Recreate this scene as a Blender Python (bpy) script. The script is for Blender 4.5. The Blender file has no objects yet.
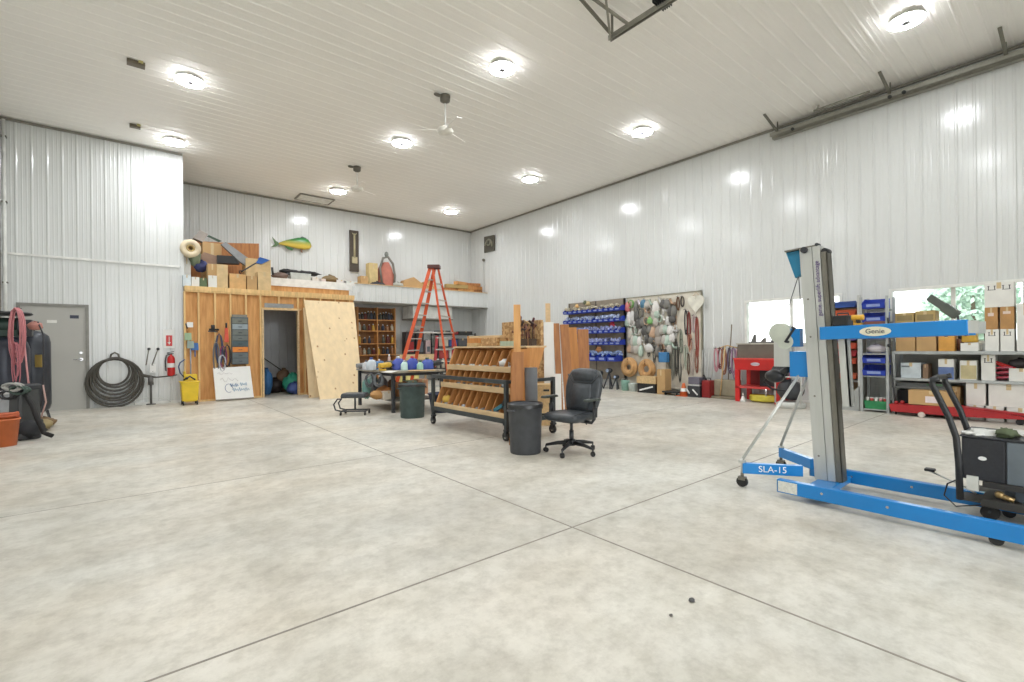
import bpy, math, random
from mathutils import Vector, Matrix
random.seed(7)
S = bpy.context.scene
COL = S.collection
# ------------------------------------------------------------------ camera
FOC, YAW, ROLL, SY, EYE = 474.0, math.radians(50.65), math.radians(-.634), 4.66, 1.25
FW = Vector((math.cos(YAW), math.sin(YAW), 0)); RT = Vector((math.sin(YAW), -math.cos(YAW), 0)); UP = Vector((0, 0, 1))
cd = bpy.data.cameras.new('camera'); cam = bpy.data.objects.new('camera', cd); COL.objects.link(cam)
cd.sensor_width = 36; cd.lens = FOC / 1024 * 36; cd.shift_y = SY / 1024; cd.clip_start = .05; cd.clip_end = 300
cr = RT * math.cos(ROLL) + UP * math.sin(ROLL); cu = UP * math.cos(ROLL) - RT * math.sin(ROLL)
cam.matrix_world = Matrix(((cr.x, cu.x, -FW.x, 0), (cr.y, cu.y, -FW.y, 0), (cr.z, cu.z, -FW.z, EYE), (0, 0, 0, 1)))
S.camera = cam
# ------------------------------------------------------------------ world, exposure
S.view_settings.view_transform = 'Standard'; S.view_settings.look = 'None'
S.view_settings.exposure = 2.12; S.view_settings.gamma = 1; S.view_settings.use_curve_mapping = False
w = bpy.data.worlds.new('sky'); S.world = w; w.use_nodes = True
wb = w.node_tree.nodes['Background']; wb.inputs[0].default_value = (.93, .97, 1, 1); wb.inputs[1].default_value = 1.15
LAMP = 34.0
# ------------------------------------------------------------------ measuring (from the surveyed camera to real planes)
def ray(u, v):
    x = (u - 512) / FOC; y = (341 + SY - v) / FOC
    x, y = x * math.cos(ROLL) - y * math.sin(ROLL), x * math.sin(ROLL) + y * math.cos(ROLL)
    return FW + RT * x + UP * y
E0 = Vector((0, 0, EYE))
def fl(u, v, z=0): r = ray(u, v); return E0 + r * ((z - EYE) / r.z)
def pX(u, v, X): r = ray(u, v); return E0 + r * (X / r.x)
def pY(u, v, Y): r = ray(u, v); return E0 + r * (Y / r.y)
def pD(u, v, d): return E0 + ray(u, v) * d
# ------------------------------------------------------------------ materials
def lin(c):
    return tuple(((x / 255) / 12.92 if x / 255 <= .04045 else ((x / 255 + .055) / 1.055) ** 2.4) for x in c) + (1,)
MATS = {}
def mat(key, c, rough=.5, metal=0, var=.08, scale=6, spec=.5, bump=0, emit=0, kind=None, c2=None, coat=0, trans=0, stretch=None):
    if key in MATS: return MATS[key]
    m = bpy.data.materials.new(key); MATS[key] = m; m.use_nodes = True
    nt = m.node_tree; N = nt.nodes; L = nt.links; b = N['Principled BSDF']
    gy = sum(c) / 3; c = tuple(x * .88 + gy * .12 for x in c); c2 = tuple(x * .88 + sum(c2) / 3 * .12 for x in c2) if c2 else None
    base = lin(c); b.inputs['Roughness'].default_value = rough; b.inputs['Metallic'].default_value = metal
    b.inputs['Specular IOR Level'].default_value = spec; b.inputs['Coat Weight'].default_value = coat
    if trans: b.inputs['Transmission Weight'].default_value = trans; b.inputs['IOR'].default_value = 1.1
    tc = N.new('ShaderNodeTexCoord'); mp = N.new('ShaderNodeMapping'); L.new(tc.outputs['Object'], mp.inputs[0])
    if stretch: mp.inputs['Scale'].default_value = stretch
    n = N.new('ShaderNodeTexNoise'); n.inputs['Scale'].default_value = scale; n.inputs['Detail'].default_value = 4
    L.new(mp.outputs[0], n.inputs['Vector']); src = n.outputs['Fac']
    if kind == 'wood':
        n.inputs['Scale'].default_value = scale * 1.5; n.inputs['Detail'].default_value = 6
        if not stretch: mp.inputs['Scale'].default_value = (3, 3, .4)
        else: mp.inputs['Scale'].default_value = tuple(x * 3 for x in stretch)
    if kind == 'osb':
        vo = N.new('ShaderNodeTexVoronoi'); vo.inputs['Scale'].default_value = scale; L.new(mp.outputs[0], vo.inputs['Vector'])
        sx = N.new('ShaderNodeSeparateColor'); L.new(vo.outputs['Color'], sx.inputs[0]); src = sx.outputs[0]
    rp = N.new('ShaderNodeValToRGB'); L.new(src, rp.inputs[0])
    lo = lin(c2) if c2 else tuple(x * (1 - var * 2) for x in base[:3]) + (1,)
    hi = tuple(min(1, x * (1 + var)) for x in base[:3]) + (1,)
    rp.color_ramp.elements[0].color = lo; rp.color_ramp.elements[1].color = hi
    rp.color_ramp.elements[0].position = .3; rp.color_ramp.elements[1].position = .7
    out = rp.outputs[0]
    if kind == 'ply':   # pine face veneer with scattered knots
        vo = N.new('ShaderNodeTexVoronoi'); vo.inputs['Scale'].default_value = 4.6
        m2 = N.new('ShaderNodeMapping'); m2.inputs['Scale'].default_value = (1.0, .6, .8); L.new(tc.outputs['Object'], m2.inputs[0]); L.new(m2.outputs[0], vo.inputs['Vector'])
        r2 = N.new('ShaderNodeValToRGB'); L.new(vo.outputs['Distance'], r2.inputs[0])
        r2.color_ramp.elements[0].color = (1, 1, 1, 1); r2.color_ramp.elements[1].color = (0, 0, 0, 1)
        r2.color_ramp.elements[0].position = .05; r2.color_ramp.elements[1].position = .13
        mx = N.new('ShaderNodeMixRGB'); L.new(r2.outputs[0], mx.inputs[0]); L.new(out, mx.inputs[1]); mx.inputs[2].default_value = lin((150, 100, 60)); out = mx.outputs[0]
    L.new(out, b.inputs['Base Color'])
    if bump:
        bp = N.new('ShaderNodeBump'); bp.inputs['Strength'].default_value = bump; bp.inputs['Distance'].default_value = .01
        L.new(src, bp.inputs['Height']); L.new(bp.outputs[0], b.inputs['Normal'])
    if emit:
        b.inputs['Emission Color'].default_value = base; b.inputs['Emission Strength'].default_value = emit
    return m
def flat(c, rough=.5, metal=0, **k): return mat('paint_%d_%d_%d_%d%d' % (c[0], c[1], c[2], rough * 100, metal * 100), c, rough, metal, **k)
WALL = mat('white_wall_steel', (218, 220, 217), .17, 0, .012, 1.2, .6, bump=.25, stretch=(1, 1, .35))
CEIL = mat('white_ceiling_steel', (247, 244, 237), .5, 0, .015, .5, .3)
STEELG = mat('grey_door_paint', (182, 180, 172), .45, 0, .02, 2)
GALV = mat('galvanised_steel', (150, 152, 150), .4, .6, .08, 8)
ALU = mat('brushed_aluminium', (205, 206, 200), .38, .55, .05, 14, stretch=(1, 1, .1))
ALUD = mat('dark_aluminium', (128, 124, 112), .4, .5, .06, 10)
CHROME = mat('chrome', (200, 200, 200), .2, .9, .04)
BLACK = mat('black_plastic', (34, 35, 37), .45)
DGREY = mat('dark_grey_steel', (62, 64, 68), .45, .2)
RUBBER = mat('rubber', (38, 37, 36), .7)
LEATHER = mat('black_leather', (62, 67, 72), .38, 0, .12, 20, bump=.3)
BLUE = mat('lift_blue', (0, 130, 214), .35, 0, .04, 3, coat=.3)
BINB = mat('bin_blue', (30, 62, 190), .38, 0, .08)
RED = mat('bench_red', (222, 34, 32), .35, 0, .05)
ORANGE = mat('ladder_orange', (226, 84, 36), .45, 0, .08)
YEL = mat('bucket_yellow', (240, 200, 20), .4, 0, .05)
WHITE = mat('white_board', (238, 238, 234), .4, 0, .02)
STUD = mat('stud_wood', (238, 196, 128), .65, 0, .1, 5, kind='wood', stretch=(1, 1, .15))
SHEATH = mat('sheathing_wood', (226, 168, 98), .65, 0, .1, 4, kind='wood', stretch=(1, 1, .12), c2=(206, 142, 76))
PLY = mat('pine_plywood', (236, 208, 160), .6, 0, .05, 3, kind='ply', stretch=(3, 3, .25))
PLYE = mat('plywood_edge', (216, 180, 124), .65, 0, .1, 30)
OSB = mat('chipboard', (208, 170, 116), .7, 0, .08, 26, kind='osb', c2=(178, 132, 82))
BINW = mat('bin_wood', (216, 150, 82), .6, 0, .1, 6, kind='wood', c2=(196, 130, 66))
LIPW = mat('pale_wood', (224, 190, 140), .6, 0, .08, 6, kind='wood', stretch=(1, .15, 1))
SLAB = mat('brown_slab_wood', (188, 122, 62), .5, 0, .1, 5, kind='wood', stretch=(1, 1, .12), c2=(160, 98, 48))
PLANK = mat('orange_plank_wood', (206, 136, 58), .5, 0, .1, 4, kind='wood', stretch=(1, 1, .1), c2=(186, 116, 48))
CARD = mat('cardboard', (200, 158, 102), .75, 0, .05, 4)
CARDO = mat('olive_cardboard', (186, 158, 96), .75, 0, .05, 4)
TAPE = mat('packing_tape', (216, 190, 140), .3)
INK = mat('print_ink', (60, 56, 54), .6)
FOLI = mat('leaf_green', (188, 214, 196), .7, 0, .12, 9)
PAPER = mat('white_carton', (232, 230, 222), .6, 0, .03)
def lampmat():
    m = mat('led_diffuser', (245, 249, 254), .5, emit=LAMP); return m
LED = lampmat()
def floor_mat():
    m = bpy.data.materials.new('polished_concrete'); m.use_nodes = True; nt = m.node_tree; N = nt.nodes; L = nt.links; b = N['Principled BSDF']
    tc = N.new('ShaderNodeTexCoord')
    def noise(s, d, stretch=(1, 1, 1), rough=.6):
        mp = N.new('ShaderNodeMapping'); mp.inputs['Scale'].default_value = stretch; L.new(tc.outputs['Object'], mp.inputs[0])
        n = N.new('ShaderNodeTexNoise'); n.inputs['Scale'].default_value = s; n.inputs['Detail'].default_value = d; n.inputs['Roughness'].default_value = rough
        L.new(mp.outputs[0], n.inputs['Vector']); return n.outputs['Fac']
    def ramp(src, a, ca, bb, cb):
        r = N.new('ShaderNodeValToRGB'); L.new(src, r.inputs[0]); e = r.color_ramp.elements
        e[0].position = a; e[0].color = ca; e[1].position = bb; e[1].color = cb; return r.outputs[0]
    def mul(a, bb, f=1):
        x = N.new('ShaderNodeMixRGB'); x.blend_type = 'MULTIPLY'; x.inputs[0].default_value = f; L.new(a, x.inputs[1]); L.new(bb, x.inputs[2]); return x.outputs[0]
    c = ramp(noise(.55, 8), .3, lin((198, 194, 184)), .7, lin((238, 234, 224)))
    c = mul(c, ramp(noise(2.6, 10, (1, 1, 1), .72), .36, (.8, .79, .76, 1), .6, (1, 1, 1, 1)))
    c = mul(c, ramp(noise(9, 8, (1, 1, 1), .75), .34, (.8, .79, .77, 1), .56, (1, 1, 1, 1)))
    c = mul(c, ramp(noise(.3, 3, (1, 2, 1)), .35, (.93, .95, .96, 1), .65, (1.0, .97, .93, 1)))
    v = N.new('ShaderNodeTexVoronoi'); v.inputs['Scale'].default_value = 1.1; L.new(tc.outputs['Object'], v.inputs['Vector'])
    c = mul(c, ramp(v.outputs['Distance'], .008, (.45, .42, .4, 1), .018, (1, 1, 1, 1)))
    L.new(c, b.inputs['Base Color'])
    L.new(ramp(noise(1.8, 6), .3, (.34, .34, .34, 1), .7, (.55, .55, .55, 1)), b.inputs['Roughness'])
    b.inputs['Specular IOR Level'].default_value = .5
    bp = N.new('ShaderNodeBump'); bp.inputs['Strength'].default_value = .06; bp.inputs['Distance'].default_value = .01; L.new(noise(30, 6), bp.inputs['Height']); L.new(bp.outputs[0], b.inputs['Normal'])
    return m
# ------------------------------------------------------------------ mesh helper
class MB:
    def __init__(s): s.v = []; s.f = []; s.sm = []
    def add(s, vs, fs, sm=False):
        o = len(s.v); s.v += [Vector(p) for p in vs]; s.f += [tuple(i + o for i in q) for q in fs]; s.sm += [sm] * len(fs); return s
    def bx(s, x0, x1, y0, y1, z0, z1):
        vs = [(x, y, z) for x in (x0, x1) for y in (y0, y1) for z in (z0, z1)]
        return s.add(vs, [(0, 1, 3, 2), (4, 6, 7, 5), (0, 4, 5, 1), (2, 3, 7, 6), (0, 2, 6, 4), (1, 5, 7, 3)])
    def obx(s, c, size, M=None, taper=1):
        a, b, h = (x / 2 for x in size); c = Vector(c); vs = []
        for x in (-a, a):
            for y in (-b, b):
                for z in (-h, h):
                    k = taper if z > 0 else 1
                    p = Vector((x * k, y * k, z)); vs.append(c + (M @ p if M else p))
        return s.add(vs, [(0, 1, 3, 2), (4, 6, 7, 5), (0, 4, 5, 1), (2, 3, 7, 6), (0, 2, 6, 4), (1, 5, 7, 3)])
    def beam(s, p, q, w, h, up=(0, 0, 1)):
        p = Vector(p); q = Vector(q); d = (q - p).normalized(); u = Vector(up)
        if abs(d.dot(u)) > .98: u = Vector((0, 1, 0))
        r = d.cross(u).normalized(); u = r.cross(d)
        vs = [e + r * a + u * b for e in (p, q) for a, b in ((-w / 2, -h / 2), (w / 2, -h / 2), (w / 2, h / 2), (-w / 2, h / 2))]
        return s.add(vs, [(3, 2, 1, 0), (4, 5, 6, 7), (0, 1, 5, 4), (1, 2, 6, 5), (2, 3, 7, 6), (3, 0, 4, 7)])
    def tube(s, pts, r, n=8, closed=False):
        pts = [Vector(p) for p in pts]; k = len(pts); R = r if isinstance(r, (list, tuple)) else [r] * k
        tn = []
        for i in range(k):
            a = pts[i - 1] if (i or closed) else pts[0]; b = pts[(i + 1) % k] if (i < k - 1 or closed) else pts[-1]
            t = (b - a); tn.append(t.normalized() if t.length > 1e-9 else Vector((0, 0, 1)))
        u = tn[0].orthogonal().normalized(); vs = []
        for i in range(k):
            u = (u - tn[i] * u.dot(tn[i]))
            u = u.normalized() if u.length > 1e-6 else tn[i].orthogonal().normalized()
            b = tn[i].cross(u)
            for j in range(n):
                a = 2 * math.pi * j / n; vs.append(pts[i] + (u * math.cos(a) + b * math.sin(a)) * R[i])
        fs = []
        for i in range(k if closed else k - 1):
            for j in range(n):
                a = i * n; b2 = ((i + 1) % k) * n; fs.append((a + j, a + (j + 1) % n, b2 + (j + 1) % n, b2 + j))
        s.add(vs, fs, True)
        if not closed:
            o = len(s.v) - len(vs); s.f += [tuple(o + j for j in range(n))[::-1], tuple(o + (k - 1) * n + j for j in range(n))]; s.sm += [False, False]
        return s
    def cyl(s, p, q, r, r2=None, n=20): return s.tube([p, q], [r, r if r2 is None else r2], n)
    def lathe(s, prof, c=(0, 0, 0), n=24, sx=1, sy=1, cap=True):
        c = Vector(c); vs = []; k = len(prof)
        for r, z in prof:
            for j in range(n):
                a = 2 * math.pi * j / n; vs.append(c + Vector((math.cos(a) * r * sx, math.sin(a) * r * sy, z)))
        fs = [(i * n + j, i * n + (j + 1) % n, (i + 1) * n + (j + 1) % n, (i + 1) * n + j) for i in range(k - 1) for j in range(n)]
        s.add(vs, fs, True)
        if cap:
            o = len(s.v) - len(vs); s.f += [tuple(o + j for j in range(n))[::-1], tuple(o + (k - 1) * n + j for j in range(n))]; s.sm += [False, False]
        return s
    def prism(s, poly, off, M=None, c=(0, 0, 0)):
        """poly: 3-D points of a flat outline, off: extrusion vector"""
        a = [Vector(p) for p in poly]; off = Vector(off); k = len(a)
        vs = a + [p + off for p in a]
        if M: vs = [M @ p for p in vs]
        vs = [p + Vector(c) for p in vs]
        return s.add(vs, [tuple(range(k))[::-1], tuple(range(k, 2 * k))] + [(i, (i + 1) % k, k + (i + 1) % k, k + i) for i in range(k)])
    def ball(s, c, r, n=10, m=7, jit=0, M=None):
        if not isinstance(r, (tuple, list)): r = (r, r, r)
        c = Vector(c); vs = [Vector((0, 0, 1))]
        for i in range(1, m):
            t = math.pi * i / m
            for j in range(n):
                a = 2 * math.pi * j / n; k = 1 + random.uniform(-jit, jit); vs.append(Vector((math.sin(t) * math.cos(a) * k, math.sin(t) * math.sin(a) * k, math.cos(t) * k)))
        vs.append(Vector((0, 0, -1)))
        vs = [Vector((p.x * r[0], p.y * r[1], p.z * r[2])) for p in vs]
        if M: vs = [M @ p for p in vs]
        fs = [(0, 1 + j, 1 + (j + 1) % n) for j in range(n)]
        for i in range(m - 2):
            for j in range(n): fs.append((1 + i * n + j, 1 + (i + 1) * n + j, 1 + (i + 1) * n + (j + 1) % n, 1 + i * n + (j + 1) % n))
        e = len(vs) - 1; fs += [(e, 1 + (m - 2) * n + (j + 1) % n, 1 + (m - 2) * n + j) for j in range(n)]
        return s.add([p + c for p in vs], fs, True)
    def xf(s, M):
        s.v = [M @ p for p in s.v]; return s
    def obj(s, name, m, org=Vector((0, 0, 0)), bev=0):
        me = bpy.data.meshes.new(name); me.from_pydata([p - org for p in s.v], [], s.f); me.update()
        me.polygons.foreach_set('use_smooth', s.sm); me.materials.append(m)
        import bmesh as _b
        bm = _b.new(); bm.from_mesh(me); _b.ops.recalc_face_normals(bm, faces=bm.faces)
        bm.to_mesh(me); bm.free()
        o = bpy.data.objects.new(name, me); COL.objects.link(o)
        if bev:
            md = o.modifiers.new('bevel', 'BEVEL'); md.width = bev; md.segments = 2; md.limit_method = 'ANGLE'; md.angle_limit = .6
        return o
LAB = {}
def T(name, label, cat, loc, rz=0, group=None):
    o = bpy.data.objects.new(name, None); o.empty_display_size = .1; COL.objects.link(o); o.location = loc; o.rotation_euler = (0, 0, rz)
    o['label'] = label; o['category'] = cat
    if group: o['group'] = group
    return o
def P(root, name, mb, m, label=None, bev=0, loc=False, top=None):
    """part of root; world coordinates unless loc"""
    org = Vector((0, 0, 0)) if loc else (top or root).location.copy()
    o = mb.obj(name, m, org, bev); o.parent = root
    if label: o['label'] = label
    return o
def single(name, mb, m, label, cat, group=None, bev=0):
    xs = [p.x for p in mb.v]; ys = [p.y for p in mb.v]; zs = [p.z for p in mb.v]
    org = Vector(((min(xs) + max(xs)) / 2, (min(ys) + max(ys)) / 2, min(zs)))
    o = mb.obj(name, m, org, bev); o.location = org; o['label'] = label; o['category'] = cat
    if group: o['group'] = group
    return o
def root_for(mb, name, label, cat, group=None):
    xs = [p.x for p in mb.v]; ys = [p.y for p in mb.v]; zs = [p.z for p in mb.v]
    return T(name, label, cat, ((min(xs) + max(xs)) / 2, (min(ys) + max(ys)) / 2, min(zs)), 0, group)
def struct(name, mb, m, bev=0, parent=None):
    o = mb.obj(name, m, Vector((0, 0, 0)), bev)
    if parent: o.parent = parent
    else: o['kind'] = 'structure'
    return o
def dup(root, loc, rz=None, label=None, group=None, sc=None):
    r = root.copy(); COL.objects.link(r); r.location = loc
    if rz is not None: r.rotation_euler = (0, 0, rz)
    if label: r['label'] = label
    if group: r['group'] = group
    if sc: r.scale = sc
    for ch in list(root.children):
        c = ch.copy(); COL.objects.link(c); c.parent = r
        for g in ch.children:
            d = g.copy(); COL.objects.link(d); d.parent = c
    return r
def text_part(root, name, s, size, m, M, ext=.001, top=None, center=True):
    cu_ = bpy.data.curves.new('lettering', 'FONT'); cu_.body = s; cu_.size = size; cu_.extrude = ext
    if center: cu_.align_x = 'CENTER'; cu_.align_y = 'CENTER'
    t = bpy.data.objects.new('lettering', cu_); COL.objects.link(t); bpy.context.view_layer.update()
    me = bpy.data.meshes.new_from_object(t.evaluated_get(bpy.context.evaluated_depsgraph_get()))
    bpy.data.objects.remove(t); bpy.data.curves.remove(cu_)
    me.transform(Matrix.Translation(-(top or root).location) @ M); me.materials.clear(); me.materials.append(m)
    o = bpy.data.objects.new(name, me); COL.objects.link(o); o.parent = root; return o
def frame(o, x, y):  # matrix from text plane: x right, y up
    x = Vector(x).normalized(); y = Vector(y).normalized(); z = x.cross(y)
    return Matrix(((x.x, y.x, z.x, o[0]), (x.y, y.y, z.y, o[1]), (x.z, y.z, z.z, o[2]), (0, 0, 0, 1)))
Rz = lambda a: Matrix.Rotation(a, 3, 'Z')
Rx = lambda a: Matrix.Rotation(a, 3, 'X')
Ry = lambda a: Matrix.Rotation(a, 3, 'Y')
ORD = ['first', 'second', 'third', 'fourth', 'fifth', 'sixth', 'seventh', 'eighth', 'ninth', 'tenth', 'eleventh', 'twelfth', 'thirteenth', 'fourteenth', 'fifteenth']
# ------------------------------------------------------------------ the building
XL, XR, YF, YN, XE, YB, H = -1.9, 11.0, 16.0, 13.7, 1.12, -5.0, 5.92
FLOOR = floor_mat()
struct('floor', MB().bx(XL - .2, XR + .2, YB - .2, YF + .2, -.12, 0), FLOOR)
JT = mat('saw_cut', (150, 142, 130), .8)
for i, (a, b) in enumerate([((2.37, YB), (2.37, 13.6)), ((XL, 2.26), (XR, 2.26)), ((XL, 5.2), (XR, 5.2)), ((XL, -.7), (XR, -.7)), ((5.4, 8.2), (XR, 8.2))]):
    g = MB(); wd = .006 if i < 2 else .004
    if a[0] == b[0]: g.bx(a[0] - wd, a[0] + wd, a[1], b[1], -.002, .0012)
    else: g.bx(a[0], b[0], a[1] - wd, a[1] + wd, -.002, .0012)
    struct('trim_%d' % (i + 1), g, JT)
def ribs(L, pitch=.2286, h=.011):
    """profile (s, height) of a ribbed steel panel of length L"""
    pr = []; s = 0
    while s < L:
        for ds, hh in ((0, 0), (.014, h), (.032, h), (.046, 0), (.098, 0), (.104, .003), (.116, .003), (.122, 0), (.166, 0), (.172, .003), (.184, .003), (.19, 0)):
            if s + ds < L: pr.append((s + ds, hh))
        s += pitch
    pr.append((L, 0)); return pr
def panel_wall(name, p, q, z0, z1, nrm, holes=(), thick=.12, m=None, seam=None):
    """ribbed wall from p to q (xy), inner normal nrm; holes (s0,s1,za,zb)"""
    p = Vector((p[0], p[1], 0)); q = Vector((q[0], q[1], 0)); L = (q - p).length; d = (q - p) / L; n = Vector((nrm[0], nrm[1], 0))
    g = MB(); pr = ribs(L)
    cuts = sorted({0, L} | {x for h_ in holes for x in h_[:2]})
    def seg(s0, s1, za, zb):
        pts = [(s, h_) for s, h_ in pr if s0 < s < s1]; pts = [(s0, 0)] + pts + [(s1, 0)]
        vs = []
        for s, h_ in pts:
            b = p + d * s + n * h_; vs += [b + UP * za, b + UP * zb]
        k = len(pts); b0 = p + d * s0 - n * thick; b1 = p + d * s1 - n * thick
        vs += [b0 + UP * za, b0 + UP * zb, b1 + UP * za, b1 + UP * zb]
        fs = [(2 * i, 2 * i + 2, 2 * i + 3, 2 * i + 1) for i in range(k - 1)] + [(2 * k, 2 * k + 1, 2 * k + 3, 2 * k + 2)]
        fs += [(0, 1, 2 * k + 1, 2 * k), (2 * k - 2, 2 * k + 2, 2 * k + 3, 2 * k - 1)]
        fs += [tuple(range(0, 2 * k, 2)) + (2 * k + 2, 2 * k), tuple(range(1, 2 * k, 2)) + (2 * k + 3, 2 * k + 1)]
        g.add(vs, fs)
    for a, b in zip(cuts, cuts[1:]):
        hs = sorted([h_ for h_ in holes if h_[0] <= a and h_[1] >= b], key=lambda h_: h_[2]); z = z0
        for h_ in hs:
            if h_[2] > z: seg(a, b, z, h_[2])
            z = h_[3]
        if z < z1: seg(a, b, z, z1)
    return struct(name, g, m or WALL)
# ceiling: ribs run along X, spaced along Y
g = MB(); pr = ribs(YF - YB); vs = []
for s, h_ in pr:
    vs += [(XL, YB + s, H - h_ * .95), (XR, YB + s, H - h_ * .95)]
k = len(pr); vs += [(XL, YB, H + .1), (XR, YB, H + .1), (XL, YF, H + .1), (XR, YF, H + .1)]
g.add(vs, [(2 * i, 2 * i + 1, 2 * i + 3, 2 * i + 2) for i in range(k - 1)] + [(2 * k, 2 * k + 1, 2 * k + 3, 2 * k + 2)])
struct('ceiling', g, CEIL)
W1 = (3.1, 5.0, 1.2, 2.22); W2 = (.62, 2.36, 1.2, 2.22)
panel_wall('wall_right', (XR, YB), (XR, YF), 0, H, (-1, 0), [(W[0] - YB, W[1] - YB, W[2], W[3]) for W in (W1, W2)])
panel_wall('wall_back', (XE - .12, YF), (XR, YF), 0, H, (0, -1))
panel_wall('wall_left', (XL, YB), (XL, YN), 0, H, (1, 0))
DX0, DX1, DZ = -1.66, -.57, 2.23
panel_wall('wall_corner', (XL, YN), (XE - .02, YN), 0, 3.2, (0, -1), [(DX0 - XL, DX1 - XL, 0, DZ)])
panel_wall('wall_corner', (XL, YN), (XE - .02, YN), 3.215, H, (0, -1))
panel_wall('wall_recess', (XE - .03, YN + .03), (XE - .03, YF), 0, H, (1, 0))
panel_wall('wall_front', (XL, YB), (XR, YB), 0, H, (0, 1), [(.4, 6.4, 0, 4.6), (7.4, 12.6, 0, 4.4)])  # left opening is added behind the camera to let daylight in
# trims
TD = mat('trim_shadow_grey', (140, 136, 124), .5); TW = mat('trim_white', (232, 232, 226), .3)  # dark grey and white colours of the trim strips
struct('trim_6', MB().bx(XR - .05, XR - .017, YB, YF, H - .06, H - .017).bx(XE, XR, YF - .05, YF - .017, H - .06, H - .017), TD)
struct('trim_7', MB().bx(XL, XE, YN - .05, YN - .017, H - .06, H - .017), TD)
struct('trim_8', MB().bx(XE - .05, XE + .012, YN - .013, YN + .07, 0, H), WALL)
struct('trim_9', MB().bx(XL, XE - .07, YN - .024, YN + .01, 3.185, 3.23), TW)
struct('trim_10', MB().bx(DX1 + .09, XE, YN - .03, YN, 0, .05).bx(XR - .03, XR, YB, YF, 0, .05), TW)
struct('trim_11', MB().bx(XL + .012, XL + .04, YN - .075, YN - .045, 0, H - .05), TD)
# closed overhead door behind the camera (its tracks show at the ceiling)
g = MB()
for i in range(8): g.bx(XL + 7.4, XL + 12.6, YB - .08, YB - .04, i * .55, i * .55 + .54)
struct('door_2', g, TW)
# windows
def window(n, W):
    y0, y1, z0, z1 = W; fr = TW
    g = MB(); t = .05
    g.bx(XR - .022, XR + .12, y0, y0 + t, z0, z1).bx(XR - .022, XR + .12, y1 - t, y1, z0, z1).bx(XR - .022, XR + .12, y0 + t, y1 - t, z1 - t, z1).bx(XR - .022, XR + .12, y0 + t, y1 - t, z0, z0 + t)
    o = struct('window_%d' % n, g, fr)
    ym = (y0 + y1) / 2
    s = MB().bx(XR + .06, XR + .09, ym - .03, ym + .03, z0 + t, z1 - t); struct('mullion', s, fr, parent=o)
    GL = bpy.data.materials.get('window_glass')
    if not GL:
        GL = bpy.data.materials.new('window_glass'); GL.use_nodes = True; nt = GL.node_tree; nt.nodes.clear()
        a = nt.nodes.new('ShaderNodeBsdfTransparent'); a.inputs[0].default_value = (.96, .98, .97, 1); b = nt.nodes.new('ShaderNodeBsdfGlossy'); b.inputs['Roughness'].default_value = .02
        f = nt.nodes.new('ShaderNodeFresnel'); mx = nt.nodes.new('ShaderNodeMixShader'); ou = nt.nodes.new('ShaderNodeOutputMaterial')
        nt.links.new(f.outputs[0], mx.inputs[0]); nt.links.new(a.outputs[0], mx.inputs[1]); nt.links.new(b.outputs[0], mx.inputs[2]); nt.links.new(mx.outputs[0], ou.inputs[0])
    struct('pane', MB().bx(XR + .07, XR + .074, y0 + t, ym - .03, z0 + t, z1 - t), GL, parent=o)
    struct('pane', MB().bx(XR + .07, XR + .074, ym + .03, y1 - t, z0 + t, z1 - t), GL, parent=o)
window(1, W1); window(2, W2)
struct('ground', MB().bx(-30, XL - .2, -30, 40, -.2, -.1).bx(XR + .2, 60, -30, 40, -.2, -.1).bx(XL - .2, XR + .2, -30, YB - .2, -.2, -.1), mat('gravel', (196, 188, 172), .9, 0, .1, 20))
# shrub trees outside the right-hand window
for i, (x, y, h, lab) in enumerate([(15.8, 1.75, 3.6, 'light green tree outside the right window, the tallest one'), (15.0, .1, 3.0, 'bushy green tree outside the right window beside the stacked cartons'), (17.5, 2.3, 3.2, 'pale green tree farther off outside the right window')]):
    r = T('garden_tree', lab, 'tree', (x, y, -.1), 0, 'trees outside the window')
    P(r, 'trunk', MB().tube([(x, y, -.1), (x + .05, y, h * .4), (x, y + .05, h * .7)], [.08, .06, .03]), mat('bark', (110, 90, 70), .8))
    g = MB()
    for k in range(1700):
        a = random.uniform(0, 6.28); t = random.uniform(-1, 1); rr = random.uniform(.5, 1) ** .5; q = math.sqrt(1 - t * t)
        c = Vector((x + math.cos(a) * q * rr * .75, y + math.sin(a) * q * rr * .75, h * .62 + t * rr * h * .36))
        u = Vector((random.gauss(0, 1), random.gauss(0, 1), random.gauss(0, 1))).normalized() * .085; v = u.orthogonal().normalized() * .07
        g.add([c - u, c + v, c + u, c - v], [(0, 1, 2, 3)])
    P(r, 'foliage', g, FOLI)
# steel door in the corner wall
d = struct('door_1', MB().bx(DX0 + .05, DX1 - .05, YN - .01, YN + .035, .0, DZ - .05), STEELG)
struct('door_frame', MB().bx(DX0, DX0 + .055, YN - .035, YN + .1, 0, DZ).bx(DX1 - .055, DX1, YN - .035, YN + .1, 0, DZ).bx(DX0 + .055, DX1 - .055, YN - .035, YN + .1, DZ - .055, DZ), mat('door_frame_grey', (140, 138, 130), .45), parent=d)
g = MB().cyl((DX1 - .13, YN - .012, 1.06), (DX1 - .13, YN - .04, 1.06), .035).tube([(DX1 - .13, YN - .04, 1.06), (DX1 - .13, YN - .07, 1.06), (DX1 - .25, YN - .075, 1.055)], .011)
struct('door_handle', g, CHROME, parent=d)
struct('deadbolt', MB().cyl((DX1 - .13, YN - .012, 1.2), (DX1 - .13, YN - .03, 1.2), .025), CHROME, parent=d)
struct('door_sign', MB().bx(-.87, -.73, YN - .014, YN - .011, 1.93, 2.0), mat('navy_sign', (58, 62, 80), .5), parent=d)
struct('paper_notice', MB().bx(-1.22, -1.07, YN - .014, YN - .011, 1.83, 1.89), PAPER, parent=d)
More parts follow.
